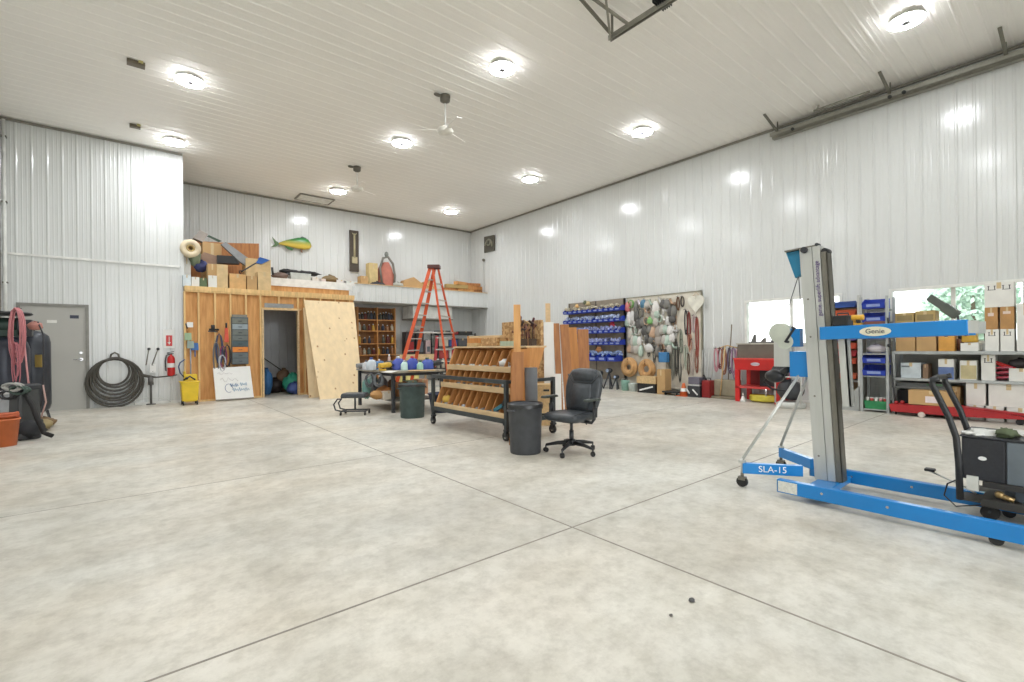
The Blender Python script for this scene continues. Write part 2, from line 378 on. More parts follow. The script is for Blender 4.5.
# ------------------------------------------------------------------ ceiling lights
HOUS = mat('lamp_housing_white', (236, 234, 228), .4)
def lamp():
    r = T('ceiling_light', '', 'light', (0, 0, H))
    P(r, 'housing', MB().lathe([(.06, 0), (.08, -.03), (.19, -.04), (.212, -.06), (.212, -.08)], n=28), HOUS, loc=True)
    ring = MB().lathe([(.213, -.082), (.206, -.087), (.06, -.087), (.055, -.08)], n=28, cap=False)
    P(r, 'diffuser', ring, LED, loc=True)
    P(r, 'driver_cap', MB().lathe([(.06, -.085), (.06, -.104), (.045, -.112)], n=16), mat('driver_grey', (110, 108, 112), .5), loc=True)
    return r
ln = [(.92, 9.76, 'left row, above the grey steel door side, nearer one'), (.91, 12.86, 'left row, close to the top edge of the corner wall'),
      (4.9, 6.15, 'middle row, largest and nearest one'), (4.9, 9.82, 'middle row, between the two ceiling fans'), (4.93, 14.01, 'middle row, farthest one beside the ceiling vent'),
      (8.73, 1.64, 'largest one at the upper right'), (8.74, 6.13, 'right row, second from the front'), (8.76, 9.81, 'right row, third from the front'), (8.72, 13.85, 'right row, farthest one near the room corner')]
L0 = lamp(); first = True
for x, y, t in ln:
    lb = 'round white LED ceiling light, ' + t
    if first: L0.location = (x, y, H); L0['label'] = lb; L0['group'] = 'round ceiling lights'; first = False
    else: dup(L0, (x, y, H), None, lb, 'round ceiling lights')
for x, y in ((.92, 6.15), (.92, 1.6), (4.9, 1.6)):  # unseen lamps added overhead to brighten the room
    dup(L0, (x, y, H), None, 'unseen round white LED ceiling light added for brightness, %s' % {(.92, 6.15): 'left row, over the near left floor', (.92, 1.6): 'left row, above the viewer', (.92, -2.4): 'left row, behind the viewer', (4.9, 1.6): 'middle row, above the viewer', (4.9, -2.4): 'middle row, behind the viewer', (8.73, -2.4): 'right row, behind the viewer'}[(x, y)], 'added ceiling lights overhead')
# ------------------------------------------------------------------ material lift (blue base, aluminium mast)
lift = T('material_lift', 'blue and aluminium material lift with a tall mast at the right', 'lift', (4.5, 1.4, 0))
for X in (4.12, 4.83):
    g = MB().bx(X - .03, X + .03, -.55, 1.62, .04, .145)
    leg = P(lift, 'base_leg', g, BLUE, bev=.006)
    sg = MB()
    for y in (1.3, .9): sg.cyl((X - .031, y, .1), (X - .034, y, .1), .009, n=10)
    P(leg, 'bolt', sg, CHROME, top=lift)
    for y in (.37, -.45):
        c = P(lift, 'leg_wheel', MB().cyl((X - .02, y, .035), (X + .02, y, .035), .035, n=18), RUBBER)
    P(leg, 'end_cap', MB().bx(X - .031, X + .031, 1.62, 1.625, .04, .145), mat('cap_white', (220, 220, 214), .5), top=lift)
    if X < 4.5:
        P(leg, 'warning_sticker', MB().bx(X - .0325, X - .0305, 1.47, 1.61, .05, .135), mat('sticker_white', (222, 222, 212), .5, 0, .08, 60), 'white warning sticker', top=lift)
P(lift, 'cross_member', MB().bx(4.15, 4.8, 1.3, 1.46, .05, .1), BLUE, bev=.005)
armt = ((4.16, 1.93), (5.03, 1.95))
for (ax, ay), (bx_, by) in zip(((4.43, 1.55), (4.74, 1.57)), armt):
    a = P(lift, 'stabiliser_arm', MB().beam((ax, ay, .165), (bx_, by, .165), .05, .09), BLUE, bev=.004)
    g = MB().tube([(bx_, by, .12), (bx_, by, .085)], .014); g.bx(bx_ - .02, bx_ + .02, by - .03, by + .03, .06, .09)
    cw = P(lift, 'caster', g, ALUD)
    P(cw, 'wheel', MB().cyl((bx_ - .016, by, .045), (bx_ + .016, by, .045), .045, n=18), RUBBER, top=lift)
    P(a, 'pivot_pin', MB().cyl((bx_, by, .1), (bx_, by, .25), .012, n=10).bx(bx_ - .022, bx_ + .022, by - .022, by + .022, .21, .23), ALU, top=lift)
dA = (Vector((4.43, 1.55, 0)) - Vector((4.16, 1.93, 0))).normalized(); nA = Vector((dA.y, -dA.x, 0)); nA = nA if nA.dot(FW) < 0 else -nA
text_part(lift, 'model_lettering', 'SLA-15', .075, mat('lettering_white', (240, 240, 240), .5), frame(Vector((4.295, 1.74, .165)) + nA * .027, dA, UP))
# mast, leaning slightly back
TL = math.radians(-2.9); MM = Matrix.Translation((0, 1.4, .12)) @ Matrix.Rotation(TL, 4, 'X') @ Matrix.Translation((0, -1.4, -.12))
def M2(g): return g.xf(MM)
for i, (y0, y1, x0, x1, z0, z1, m) in enumerate([(1.39, 1.482, 4.5, 4.62, .1, 2.06, ALU), (1.33, 1.386, 4.503, 4.617, .1, 2.06, ALU), (1.28, 1.326, 4.506, 4.614, .1, 2.0, ALUD)]):  # third section takes the darker metal: shade of its face put into colour
    g = MB(); xm = (x0 + x1) / 2
    g.bx(x0, x1, y0, y1, z0, z1)
    if i == 2: g.bx(x0, x0 + .045, y0, y0 + .01, z0, z1).bx(x1 - .045, x1, y0, y0 + .01, z0, z1)
    ms = P(lift, 'mast_section', M2(g), m, bev=.002)
    if i == 0:
        tg = MB()
        for z in (.3, .8, 1.3, 1.62): tg.cyl((x0 - .003, 1.44, z), (x0 + .002, 1.44, z), .008, n=8)
        P(ms, 'rivet', M2(tg), ALUD, top=lift)
text_part(lift, 'mast_lettering', 'genie. superlift advantage', .046, mat('lettering_purple', (92, 60, 130), .5), MM @ frame((4.499, 1.358, 1.7), (0, 0, 1), (0, 1, 0)))
P(lift, 'top_pulley', M2(MB().cyl((4.47, 1.44, 2.04), (4.499, 1.44, 2.04), .026, n=16).cyl((4.5, 1.35, 2.07), (4.56, 1.35, 2.07), .014, n=12)), DGREY)
P(lift, 'idler_wheel', M2(MB().cyl((4.51, 1.3, 2.005), (4.61, 1.3, 2.005), .026, n=14)), BLACK)
P(lift, 'top_plate', M2(MB().bx(4.5, 4.62, 1.36, 1.6, 2.058, 2.07)), ALUD)
P(lift, 'transport_handle', M2(MB().prism([(4.53, 1.6, 2.055), (4.53, 1.485, 2.055), (4.53, 1.49, 1.84), (4.53, 1.54, 1.82)], (.06, 0, 0))), mat('teal_blue', (30, 128, 170), .4), bev=.004)
P(lift, 'hoist_cable', M2(MB().tube([(4.56, 1.53, 1.82), (4.57, 1.68, 1.42)], .0035, 6).tube([(4.5, 1.5, 1.82), (4.5, 1.5, 1.42)], .0035, 6)), DGREY)
# winch
wp = pX(781, 333, 4.56)
P(lift, 'winch_reel', MB().cyl((4.52, wp.y, wp.z), (4.6, wp.y, wp.z), .088, n=26).cyl((4.51, wp.y - .05, wp.z - .08), (4.56, wp.y - .05, wp.z - .08), .065, n=20), mat('winch_cover', (206, 212, 196), .5), 'pale cover of the winch')
a = pX(791, 340, 4.56); P(lift, 'winch_frame', MB().bx(4.52, 4.6, a.y - .085, a.y - .01, a.z - .06, a.z + .1).bx(4.52, 4.66, a.y - .16, a.y + .0, a.z - .32, a.z - .1), BLUE, bev=.004)
P(lift, 'winch_bracket', MB().bx(4.53, 4.56, wp.y - .1, wp.y + .05, wp.z - .3, wp.z - .05), ALU)
P(lift, 'winch_crank', MB().tube([(4.5, wp.y - .08, wp.z - .08), (4.44, wp.y - .08, wp.z - .08), (4.43, wp.y - .16, wp.z + .04), (4.38, wp.y - .16, wp.z + .04)], .011), DGREY)
c = pX(775, 376, 4.58); P(lift, 'winch_motor', MB().ball(c, (.07, .085, .06), 14, 9).cyl(c, c + Vector((0, -.14, .08)), .03, n=12), BLACK)
P(lift, 'control_lead', MB().tube([c + Vector((0, .05, 0)), c + Vector((0, .1, -.06)), c + Vector((0, .03, -.12)), c + Vector((0, -.1, -.13)), c + Vector((0, -.13, -.02))], .01), BLACK)
for (ax, ay), (qx, qy, qz) in zip(armt, ((4.56, 1.58, 1.02), (4.66, 1.58, .95))):
    P(lift, 'brace_rod', MB().tube([(ax, ay, .235), (qx, qy, qz)], .013), ALU)
# forks and carriage
P(lift, 'carriage', M2(MB().bx(4.5, 4.53, 1.18, 1.245, .72, 1.42).bx(4.55, 4.58, 1.18, 1.245, .72, 1.42).bx(4.5, 4.58, 1.18, 1.2, .72, 1.42)), ALU, bev=.003)
for X in (4.42, 4.74):
    f = P(lift, 'fork', MB().bx(X - .025, X + .025, .52, 1.4, 1.27, 1.375).xf(Matrix.Translation((0, 1.4, 1.3)) @ Matrix.Rotation(math.radians(-1.2), 4, 'X') @ Matrix.Translation((0, -1.4, -1.3))), BLUE, bev=.005)
    P(f, 'fork_tip', MB().bx(X - .02, X + .02, .47, .53, 1.3, 1.385), ALU, top=lift)
P(lift, 'fork_crossbar', MB().bx(4.42, 4.74, 1.22, 1.27, 1.28, 1.35), BLUE)
oe = [(4.393, 1.03 + math.cos(t) * .098, 1.328 + math.sin(t) * .036) for t in [i * math.pi / 16 for i in range(32)]]
st = P(lift, 'oval_badge', MB().prism(oe, (-.002, 0, 0)), mat('badge_cream', (236, 230, 200), .5), 'cream oval badge')
text_part(lift, 'badge_lettering', 'Genie', .05, mat('badge_ink', (60, 70, 90), .5), frame((4.389, 1.03, 1.328), (0, -1, 0), UP))
# things left on the fork
bt = root_for(MB().bx(4.42, 4.56, 1.2, 1.32, 1.375, 1.47), 'battery_charger', 'black boxy charger resting on the blue fork next to the mast', 'charger')
P(bt, 'case', MB().bx(4.4, 4.54, 1.205, 1.31, 1.375, 1.462), BLACK, bev=.008)
P(bt, 'carry_handle', MB().tube([(4.47, 1.22, 1.462), (4.47, 1.22, 1.48), (4.47, 1.295, 1.48), (4.47, 1.295, 1.462)], .006), DGREY)
dr = root_for(MB().bx(4.4, 4.5, 1.12, 1.2, 1.377, 1.46), 'cordless_tool', 'small yellow and black cordless tool resting on the blue fork', 'power tool')
P(dr, 'tool_body', MB().cyl((4.44, 1.19, 1.44), (4.44, 1.11, 1.44), .022, n=14), mat('tool_yellow', (232, 172, 40), .4), bev=.003)
P(dr, 'grip', MB().beam((4.44, 1.15, 1.43), (4.44, 1.14, 1.392), .026, .026), BLACK)
P(dr, 'battery', MB().bx(4.415, 4.465, 1.11, 1.175, 1.375, 1.395), mat('tool_yellow', (232, 172, 40), .4), bev=.003)
single('wood_block', MB().bx(4.4, 4.48, .985, 1.1, 1.362, 1.405), mat('dark_brown_wood', (120, 70, 56), .6, kind='wood'), 'short dark brown wood block lying on the blue fork', 'wood block', bev=.004)
# ------------------------------------------------------------------ wheeled pressure washer, cut by the right edge
pw = T('pressure_washer', 'black and grey wheeled machine with a looped tubular handle at the right edge', 'machine', (4.85, .2, 0))
X0, X1, y1, y0 = 4.62, 5.1, .585, -.2
P(pw, 'front_panel', MB().bx(X0 - .012, X0, .372, y1, .275, .565), mat('panel_black', (44, 45, 50), .5, 0, .1, 60), bev=.004)
P(pw, 'side_panel', MB().bx(X0 - .01, X0, y0, .362, .275, .56), mat('panel_grey', (112, 122, 130), .35, .3), 'grey panel', bev=.004)
P(pw, 'housing', MB().bx(X0 + .001, X1, y0, y1 - .005, .27, .555), DGREY, bev=.01)
P(pw, 'top_tray', MB().bx(X0 - .02, X1 + .02, y0, y1 + .01, .57, .58).bx(X0, X1, y0, y1, .555, .57), DGREY, bev=.003)
P(pw, 'badge', MB().prism([(X0 - .013, .48 + math.cos(t) * .022, .43 + math.sin(t) * .014) for t in [i * .4 for i in range(16)]], (-.003, 0, 0)), WHITE, 'white oval badge')
for X in (X0 - .02, X1 - .02):
    P(pw, 'handle_post', MB().tube([(X, .595, .12), (X, .6, .38), (X, .612, .56), (X, .65, .7), (X, .74, .93), (X, .735, .965), (X, .70, .975)], .021, 10), BLACK)
P(pw, 'handle_grip', MB().tube([(X0 - .02, .735, .965), (X0 + .22, .75, .97), (X1 - .02, .735, .965)], .02, 10), BLACK)
for fx in (X0 - .03, X1 - .02): P(pw, 'frame_rail', MB().bx(fx, fx + .022, y0, .48, .235, .275), mat('frame_dark', (52, 50, 48), .4), bev=.003)
P(pw, 'deck', MB().bx(X0 - .03, X1, y0, .49, .1, .155).bx(X0 - .03, X1, .49, .6, .12, .135), mat('deck_dark', (58, 56, 52), .5), bev=.004)
P(pw, 'engine', MB().bx(X0 + .05, X1 - .08, y0, .38, .15, .28).cyl((X0 + .02, .28, .2), (X0 + .3, .28, .2), .05), mat('engine_grey', (96, 104, 112), .4, .4), bev=.005)
P(pw, 'control_box', MB().bx(X0 - .03, X0 + .01, .5, .56, .2, .3), mat('plate_white', (210, 210, 200), .5))
P(pw, 'brass_fitting', MB().cyl((X0, .40, .19), (X0, .33, .17), .018).ball((X0, .4, .195), .026), mat('brass', (170, 140, 90), .3, .7))
P(pw, 'power_cable', MB().tube([(X0 - .02, .58, .28), (X0 - .03, .66, .22), (X0 - .02, .68, .13), (X0, .62, .06), (X0 + .02, .45, .11)], .005), BLACK)
for X in (X0 + .05, X1 - .05):
    P(pw, 'wheel', MB().cyl((X - .02, .45, .05), (X + .02, .45, .05), .05).cyl((X - .02, -.1, .05), (X + .02, -.1, .05), .05), RUBBER)
P(pw, 'wheel_axle', MB().cyl((X0, .45, .06), (X1, .45, .06), .008).bx(X0 + .04, X0 + .06, .43, .47, .06, .12).bx(X1 - .06, X1 - .04, .43, .47, .06, .12).bx(X0 + .04, X0 + .06, -.12, -.08, .06, .12).bx(X1 - .06, X1 - .04, -.12, -.08, .06, .12), DGREY)
a = pX(930, 471, 4.72); b = pX(965, 487, 4.72)
lv = root_for(MB().tube([a, b], .01), 'tow_lever', 'thin steel foot lever with a dark pad jutting out left of the wheeled machine', 'lever')
P(lv, 'rod', MB().tube([a, b, Vector((b.x, b.y - .06, .15))], .007), ALU); P(lv, 'pad', MB().bx(a.x - .03, a.x + .03, a.y - .03, a.y + .03, a.z, a.z + .02), BLACK, bev=.005)
# clutter on its tray
def glove(n, c, col, lab, rz=0):
    g = MB(); c = Vector(c); Mz = Rz(rz)
    g.obx(c + Vector((0, 0, .022)), (.09, .085, .044), Mz, .85); g.obx(c + Mz @ Vector((-.065, 0, .02)), (.06, .075, .04), Mz, .85)
    for i in range(4): g.tube([c + Mz @ Vector((.04, -.032 + i * .021, .014)), c + Mz @ Vector((.1 - abs(i - 1.4) * .01, -.036 + i * .025, .012))], [.011, .009])
    g.tube([c + Mz @ Vector((-.01, .04, .012)), c + Mz @ Vector((.04, .075, .011))], [.012, .009])
    return single(n, g, flat(col, .7), lab, 'glove', bev=.004)
glove('work_glove', (4.68, .5, .581), (226, 226, 220), 'white work glove lying on top of the wheeled machine, nearest its handle', 1.9)
glove('work_glove', (4.78, .36, .581), (216, 214, 206), 'off white crumpled work glove on the machine tray behind the green rag', 2.6)
g = MB().ball((4.68, .37, .61), (.06, .06, .034), 12, 7, .35); single('cleaning_rag', g, flat((92, 104, 74), .9), 'green grey rag crumpled on top of the wheeled machine', 'rag')
def tape_roll(c, r, w, col, lab, ax='z', core=.62, grp=None):
    c = Vector(c); r0 = root_for(MB().bx(c.x - r, c.x + r, c.y - r, c.y + r, c.z, c.z + w), 'tape_roll', lab, 'tape roll', grp)
    P(r0, 'tape', MB().lathe([(r * core, 0), (r, 0), (r, w), (r * core, w), (r * core, 0)], c, 24, cap=False), flat(col, .4))
    P(r0, 'core', MB().lathe([(r * core * .93, 0), (r * core, 0), (r * core, w), (r * core * .93, w), (r * core * .93, 0)], c, 24, cap=False), CARD); return r0
tape_roll((4.66, .24, .581), .045, .035, (196, 170, 110), 'tan tape roll lying on the machine tray near the right edge')
tape_roll((4.7, .13, .581), .05, .045, (230, 226, 214), 'white tape roll lying on the machine tray cut by the right edge')
# ------------------------------------------------------------------ office chair
def office_chair():
    r = T('office_chair', 'black padded leather office chair on five wheels', 'chair', (4.02, 3.83, 0), math.radians(186))
    q = MB()   # local: faces +X
    g = MB().lathe([(.045, .085), (.05, .1), (.05, .15), (.03, .16)], n=16)
    P(r, 'hub', g, BLACK, loc=True)
    for k in range(5):
        a = k * 2 * math.pi / 5 + .3; e = Vector((math.cos(a) * .3, math.sin(a) * .3, .085))
        P(r, 'base_leg', MB().tube([(math.cos(a) * .03, math.sin(a) * .03, .12), (math.cos(a) * .17, math.sin(a) * .17, .11), e], [.028, .022, .015]), BLACK, loc=True)
        c = P(r, 'caster', MB().cyl(e, e + Vector((0, 0, -.03)), .009), DGREY, loc=True); t = Vector((-math.sin(a + .7), math.cos(a + .7), 0)) * .02
        P(c, 'wheel', MB().cyl(e + Vector((0, 0, -.057)) - t, e + Vector((0, 0, -.057)) + t, .027, n=14), RUBBER, loc=True)
    P(r, 'gas_column', MB().cyl((0, 0, .15), (0, 0, .26), .026).cyl((0, 0, .26), (0, 0, .37), .018), DGREY, loc=True)
    P(r, 'tilt_mechanism', MB().bx(-.1, .1, -.06, .06, .355, .395).tube([(0, .05, .37), (0, .2, .365), (0, .22, .35)], .007), BLACK, loc=True, bev=.006)
    g = MB(); prof = [(0, 0), (.02, .045), (.08, .075)]
    def pad(w, d, h, sx=1.0, nx=14):
        vs = []; n = 36
        for zz, k in ((0, .86), (.25, .97), (.6, 1), (.88, .96), (1, .82)):
            for j in range(n):
                a = 2 * math.pi * j / n; ca, sa = math.cos(a), math.sin(a); e = .42
                vs.append(Vector((abs(ca) ** e * (1 if ca > 0 else -1) * d / 2 * k, abs(sa) ** e * (1 if sa > 0 else -1) * w / 2 * k, zz * h)))
        f = [(i * n + j, i * n + (j + 1) % n, (i + 1) * n + (j + 1) % n, (i + 1) * n + j) for i in range(4) for j in range(n)]
        c = len(vs); vs += [Vector((0, 0, 0)), Vector((0, 0, h * 1.04))]
        f += [(c, (j + 1) % n, j) for j in range(n)] + [(c + 1, 4 * n + j, 4 * n + (j + 1) % n) for j in range(n)]
        return vs, f
    v, f = pad(.5, .48, .085); s_ = P(r, 'seat', MB().add([p + Vector((.03, 0, .385)) for p in v], f, True), LEATHER, loc=True)
    P(s_, 'seam', MB().tube([(.2, -.2, .468), (.05, -.19, .474), (-.15, -.15, .472)], .005, 6).tube([(.2, .2, .468), (.05, .19, .474), (-.15, .15, .472)], .005, 6).tube([(.24, -.22, .45), (.25, 0, .455), (.24, .22, .45)], .005, 6), BLACK, loc=True)
    # backrest: leaning panel, waisted outline
    tilt = Matrix.Translation((-.2, 0, .44)) @ Matrix.Rotation(math.radians(-13), 4, 'Y')
    def slab(pts, th):
        g = MB(); n = len(pts); vs = []
        for k, (x, s) in enumerate([(-th / 2, .9), (-th / 4, 1), (th / 4, 1), (th / 2, .88)]):
            cy = sum(p[0] for p in pts) / n; cz = sum(p[1] for p in pts) / n
            for y, z in pts: vs.append(Vector((x + (-.25 * y * y + .02 if False else .35 * y * y), cy + (y - cy) * s, cz + (z - cz) * s)))
        fs = [(i * n + j, i * n + (j + 1) % n, (i + 1) * n + (j + 1) % n, (i + 1) * n + j) for i in range(3) for j in range(n)] + [tuple(range(n))[::-1], tuple(range(3 * n, 4 * n))]
        g.add(vs, fs, True); return g
    out = [(-.2, .02), (-.13, 0), (.13, 0), (.2, .02), (.235, .14), (.25, .3), (.235, .44), (.19, .51), (.1, .535), (-.1, .535), (-.19, .51), (-.235, .44), (-.25, .3), (-.235, .14)]
    b = P(r, 'backrest', slab(out, .09).xf(tilt), LEATHER, loc=True)
    for pts in ([(-.13, .37), (.13, .37), (.19, .46), (.15, .51), (-.15, .51), (-.19, .46)], [(-.13, .04), (.13, .04), (.145, .2), (.13, .34), (-.13, .34), (-.145, .2)]):
        P(b, 'cushion', slab(pts, .07).xf(Matrix.Translation((.035, 0, .0))).xf(tilt), LEATHER, loc=True)
    P(b, 'seam', MB().tube([(.06, -.23, .45), (.058, -.14, .355), (.058, .14, .355), (.06, .23, .45)], .007, 6).xf(tilt), BLACK, loc=True)
    P(r, 'back_bracket', MB().tube([(-.08, 0, .375), (-.25, 0, .375), (-.29, 0, .42), (-.32, 0, .6)], .02), BLACK, loc=True)
    for s in (-1, 1):
        P(r, 'arm_frame', MB().tube([(.02, s * .17, .385), (.02, s * .3, .38), (0, s * .32, .42), (-.02, s * .315, .62)], .018).tube([(-.02, s * .315, .44), (-.02, s * .32, .55)], .028), BLACK, loc=True)
        P(r, 'armrest', MB().obx((.02, s * .31, .635), (.25, .085, .028), None, .9), mat('armrest_green_black', (58, 66, 60), .35), loc=True, bev=.01)
    return r
office_chair()
# ------------------------------------------------------------------ bins and tubs
def trash_can(c, r, h, col, label, name='trash_can', lid=False):
    t = T(name, label, 'trash can', (c[0], c[1], 0))
    prof = [(r * .86, 0), (r * .88, .012), (r * .9, h * .3), (r * .915, h * .31), (r * .93, h * .6), (r * .945, h * .61), (r * .97, h * .93), (r * 1.02, h * .94), (r * 1.02, h * .965), (r * .97, h * .965), (r * .97, h), (r * .93, h), (r * .84, .02), (.001, .02)]
    P(t, 'body', MB().lathe(prof, (0, 0, 0), 36), mat('bin_%d' % col[0], col, .55, 0, .1, 12, bump=.1), loc=True)
    for s in (-1, 1): P(t, 'handle', MB().tube([(s * r, -.06, h * .9), (s * (r + .025), -.05, h * .88), (s * (r + .025), .05, h * .88), (s * r, .06, h * .9)], .01), mat('bin_%d' % col[0], col), loc=True)
    g = MB()
    n = 40
    for k, dz, rr in ((0, .014, 1.03), (1, .01, 1.045)):
        pass
    vs = []
    for z, q, j in ((h + .006, .965, 0), (h + .01, 1.0, 0), (h - .01, 1.03, .006), (h - .035, 1.035, .012)):
        for i in range(n): vs.append(Vector((math.cos(i * 6.2832 / n) * r * q, math.sin(i * 6.2832 / n) * r * q, z + random.uniform(-j, j))))
    P(t, 'liner_bag', MB().add(vs, [(a * n + i, a * n + (i + 1) % n, (a + 1) * n + (i + 1) % n, (a + 1) * n + i) for a in range(3) for i in range(n)], True), mat('liner_black', (44, 44, 44), .3), loc=True)
    return t
trash_can((3.64, 4.21), .205, .57, (70, 72, 76), 'grey round trash can between the bolt cart and the office chair')
trash_can((3.97, 7.66), .235, .59, (66, 84, 82), 'dark green grey ribbed trash can at the end of the steel workbench')
tb = T('plastic_tub', 'navy blue plastic tub on the floor behind the bolt cart', 'tub', (4.72, 7.9, 0))
P(tb, 'body', MB().lathe([(.2, 0), (.25, .34), (.27, .34), (.27, .36), (.24, .36), (.19, .02), (.01, .02)], (0, 0, 0), 28), flat((44, 52, 88), .45), loc=True)
P(tb, 'rope_handle', MB().tube([(-.12, -.25, .33), (-.1, -.3, .36), (0, -.31, .38), (.1, -.3, .36), (.12, -.25, .33)], .01), BLACK, loc=True)
# ------------------------------------------------------------------ bolt bin cart
ct = T('bolt_cart', 'rolling steel cart with wooden pigeonhole bins for hardware', 'cart', (4.25, 5.8, 0))
xa, xb, ya, yb = 3.87, 4.72, 4.85, 6.74
CD = mat('cart_steel', (66, 72, 74), .45, .3)
for x in (xa, xb):
    for y in (ya, yb):
        P(ct, 'frame_post', MB().bx(x - .025, x + .025, y - .025, y + .025, .15, .8), CD, bev=.003)
        c = P(ct, 'caster', MB().bx(x - .03, x + .03, y - .035, y + .035, .125, .15).bx(x - .028, x - .022, y - .015, y + .03, .05, .13).bx(x + .022, x + .028, y - .015, y + .03, .05, .13), DGREY)
        P(c, 'wheel', MB().cyl((x - .018, y + .012, .06), (x + .018, y + .012, .06), .06, n=18), RUBBER, top=ct); P(c, 'wheel_hub', MB().cyl((x - .02, y + .012, .06), (x + .02, y + .012, .06), .028, n=12), CHROME, top=ct)
P(ct, 'front_rail', MB().bx(xa - .03, xa + .015, ya, yb, .745, .8), CD, bev=.003)
P(ct, 'side_rail', MB().bx(xa, xb, ya - .02, ya + .02, .75, .795), CD, bev=.003); P(ct, 'side_rail', MB().bx(xa, xb, yb - .02, yb + .02, .75, .795), CD, bev=.003)
P(ct, 'base_frame', MB().bx(xa - .02, xb, ya + .02, ya + .06, .2, .26).bx(xa - .02, xb, yb - .06, yb - .02, .2, .26).bx(xa - .02, xa + .03, ya, yb, .225, .29).bx(xb - .03, xb + .02, ya, yb, .2, .26), CD, bev=.003)
y0, y1 = ya + .05, yb - .03
def xs(z): return xa + .02 + (z - .3) * .42     # sloping front of the bins
tiers = [(.3, .6), (.62, .88), (.9, 1.2)]
P(ct, 'back_board', MB().prism([(xs(.3) + .3, y0, .28), (xs(.3) + .32, y0, .28), (xs(1.22) + .32, y0, 1.22), (xs(1.22) + .3, y0, 1.22)], (0, y1 - y0, 0)), BINW)
for y in (y0 - .02, y1): P(ct, 'end_board', MB().prism([(xs(.28), y, .28), (xs(.28) + .32, y, .28), (xs(1.22) + .32, y, 1.22), (xs(1.22), y, 1.22)], (0, .02, 0)), BINW)
STF = []
for ti, (za, zb) in enumerate(tiers):
    sh = P(ct, 'bin_shelf', MB().prism([(xs(za), y0, za), (xs(za) + .3, y0, za - .04), (xs(za) + .3, y0, za - .06), (xs(za), y0, za - .02)], (0, y1 - y0, 0)), BINW)
    P(sh, 'shelf_lip', MB().bx(xs(za) - .022, xs(za) - .002, y0 - .02, y1 + .02, za - .025, za + .055), LIPW, 'pale wooden lip', bev=.003, top=ct)
    n = 11 if ti < 2 else 10
    for k in range(1, n):
        y = y0 + (y1 - y0) * k / n
        P(ct, 'divider', MB().prism([(xs(za) + .0, y, za), (xs(za) + .3, y, za - .03), (xs(zb) + .3, y, zb - .02), (xs(zb) + .02, y, zb - .02)], (0, .012, 0)), BINW)
P(ct, 'top_board', MB().bx(xs(1.22) - .03, xs(1.22) + .36, y0 - .02, y1 + .02, 1.22, 1.245), LIPW, bev=.003)
cols = [(150, 150, 150), (110, 108, 104), (200, 198, 190), (176, 140, 90), (90, 92, 96), (186, 182, 172), (60, 90, 140)]
for ti, (za, zb) in enumerate(tiers):
    g = MB(); n = 11 if ti < 2 else 10
    for k in range(n):
        for j in range(26):
            y = y0 + (y1 - y0) * (k + random.uniform(.15, .85)) / n; x = xs(za) + random.uniform(.03, .24)
            g.obx((x, y, za + random.uniform(-.015, .05)), (random.uniform(.02, .08), random.uniform(.015, .05), random.uniform(.015, .05)), Rz(random.uniform(0, 3)) @ Rx(random.uniform(0, 3)))
    single('loose_hardware', g, mat('hardware_mix_%d' % ti, cols[ti], .4, .5, .25, 30), ['loose bolts and fittings filling the bottom tier of the bolt cart', 'loose bolts and fittings filling the middle tier of the bolt cart', 'loose bolts and fittings filling the top tier of the bolt cart'][ti], 'hardware')['kind'] = 'stuff'
def blobbag(c, r, col, name, lab, cat, jit=.2, grp=None):
    return single(name, MB().ball(Vector(c) + Vector((0, 0, r[2])), r, 12, 8, jit), flat(col, .5), lab, cat, grp)
z = .92
blobbag((xs(z) + .1, 5.35, z), (.07, .1, .07), (222, 222, 220), 'parts_bag', 'white plastic parts bag in the top tier of the bolt cart, left one of two', 'bag')
blobbag((xs(z) + .09, 5.08, z), (.07, .09, .06), (214, 210, 206), 'parts_bag', 'off white plastic parts bag in the top tier of the bolt cart, right one', 'bag')
blobbag((xs(.32) + .1, 6.52, .33), (.07, .1, .07), (226, 180, 60), 'parts_bag', 'yellow plastic parts bag at the left end of the bottom tier of the bolt cart', 'bag')
blobbag((xs(.64) + .1, 5.15, .65), (.07, .09, .05), (190, 206, 214), 'parts_bag', 'pale blue plastic parts bag in the middle tier of the bolt cart', 'bag')
sp = T('squeeze_clamp', 'teal blue plastic clamp slanting in the bottom tier of the bolt cart', 'clamp', (xs(.33) + .03, 5.05, .36))
P(sp, 'jaw', MB().beam((0, .14, .0), (0, -.04, .09), .03, .05), flat((30, 118, 140), .4), loc=True); P(sp, 'handle', MB().beam((0, -.04, .09), (.0, -.1, .18), .025, .03).beam((0, .0, .07), (0, -.1, .04), .02, .03), BLACK, loc=True)
# wood pieces heaped on the cart top
zt = 1.247; k = 0
for (x, y, z, sx, sy, sz, rz, rx, col, lab) in [
    (4.66, 5.45, 0, .05, .9, .37, .0, .06, OSB, 'speckled chipboard offcut standing at the back of the cart top'),
    (4.5, 5.9, 0, .3, .34, .13, .2, 0, OSB, 'low chipboard box lid on the cart top'),
    (4.45, 6.3, 0, .22, .4, .05, -.2, 0, PLYE, 'flat plywood scrap on the left end of the cart top'),
    (4.42, 5.35, 0, .2, .36, .07, .25, 0, mat('pale_green_wood', (176, 190, 164), .7, kind='wood'), 'pale green painted board scrap on the cart top'),
    (4.4, 6.02, .13, .06, .7, .035, .15, .05, LIPW, 'long pale lath lying across the chipboard lid on the cart'),
    (4.5, 6.42, .05, .06, .3, .12, .5, .2, BINW, 'stubby brown wood block on the cart top left'),
    (4.48, 5.1, 0, .16, .2, .1, .4, 0, mat('dark_scrap', (84, 66, 52), .7), 'dark wood scrap on the right end of the cart top')]:
    single('wood_offcut', MB().obx((x, y, zt + z + sz / 2), (sx, sy, sz), Rz(rz) @ Rx(0)), col, lab, 'wood offcut', 'wood scraps on the bolt cart', bev=.003)
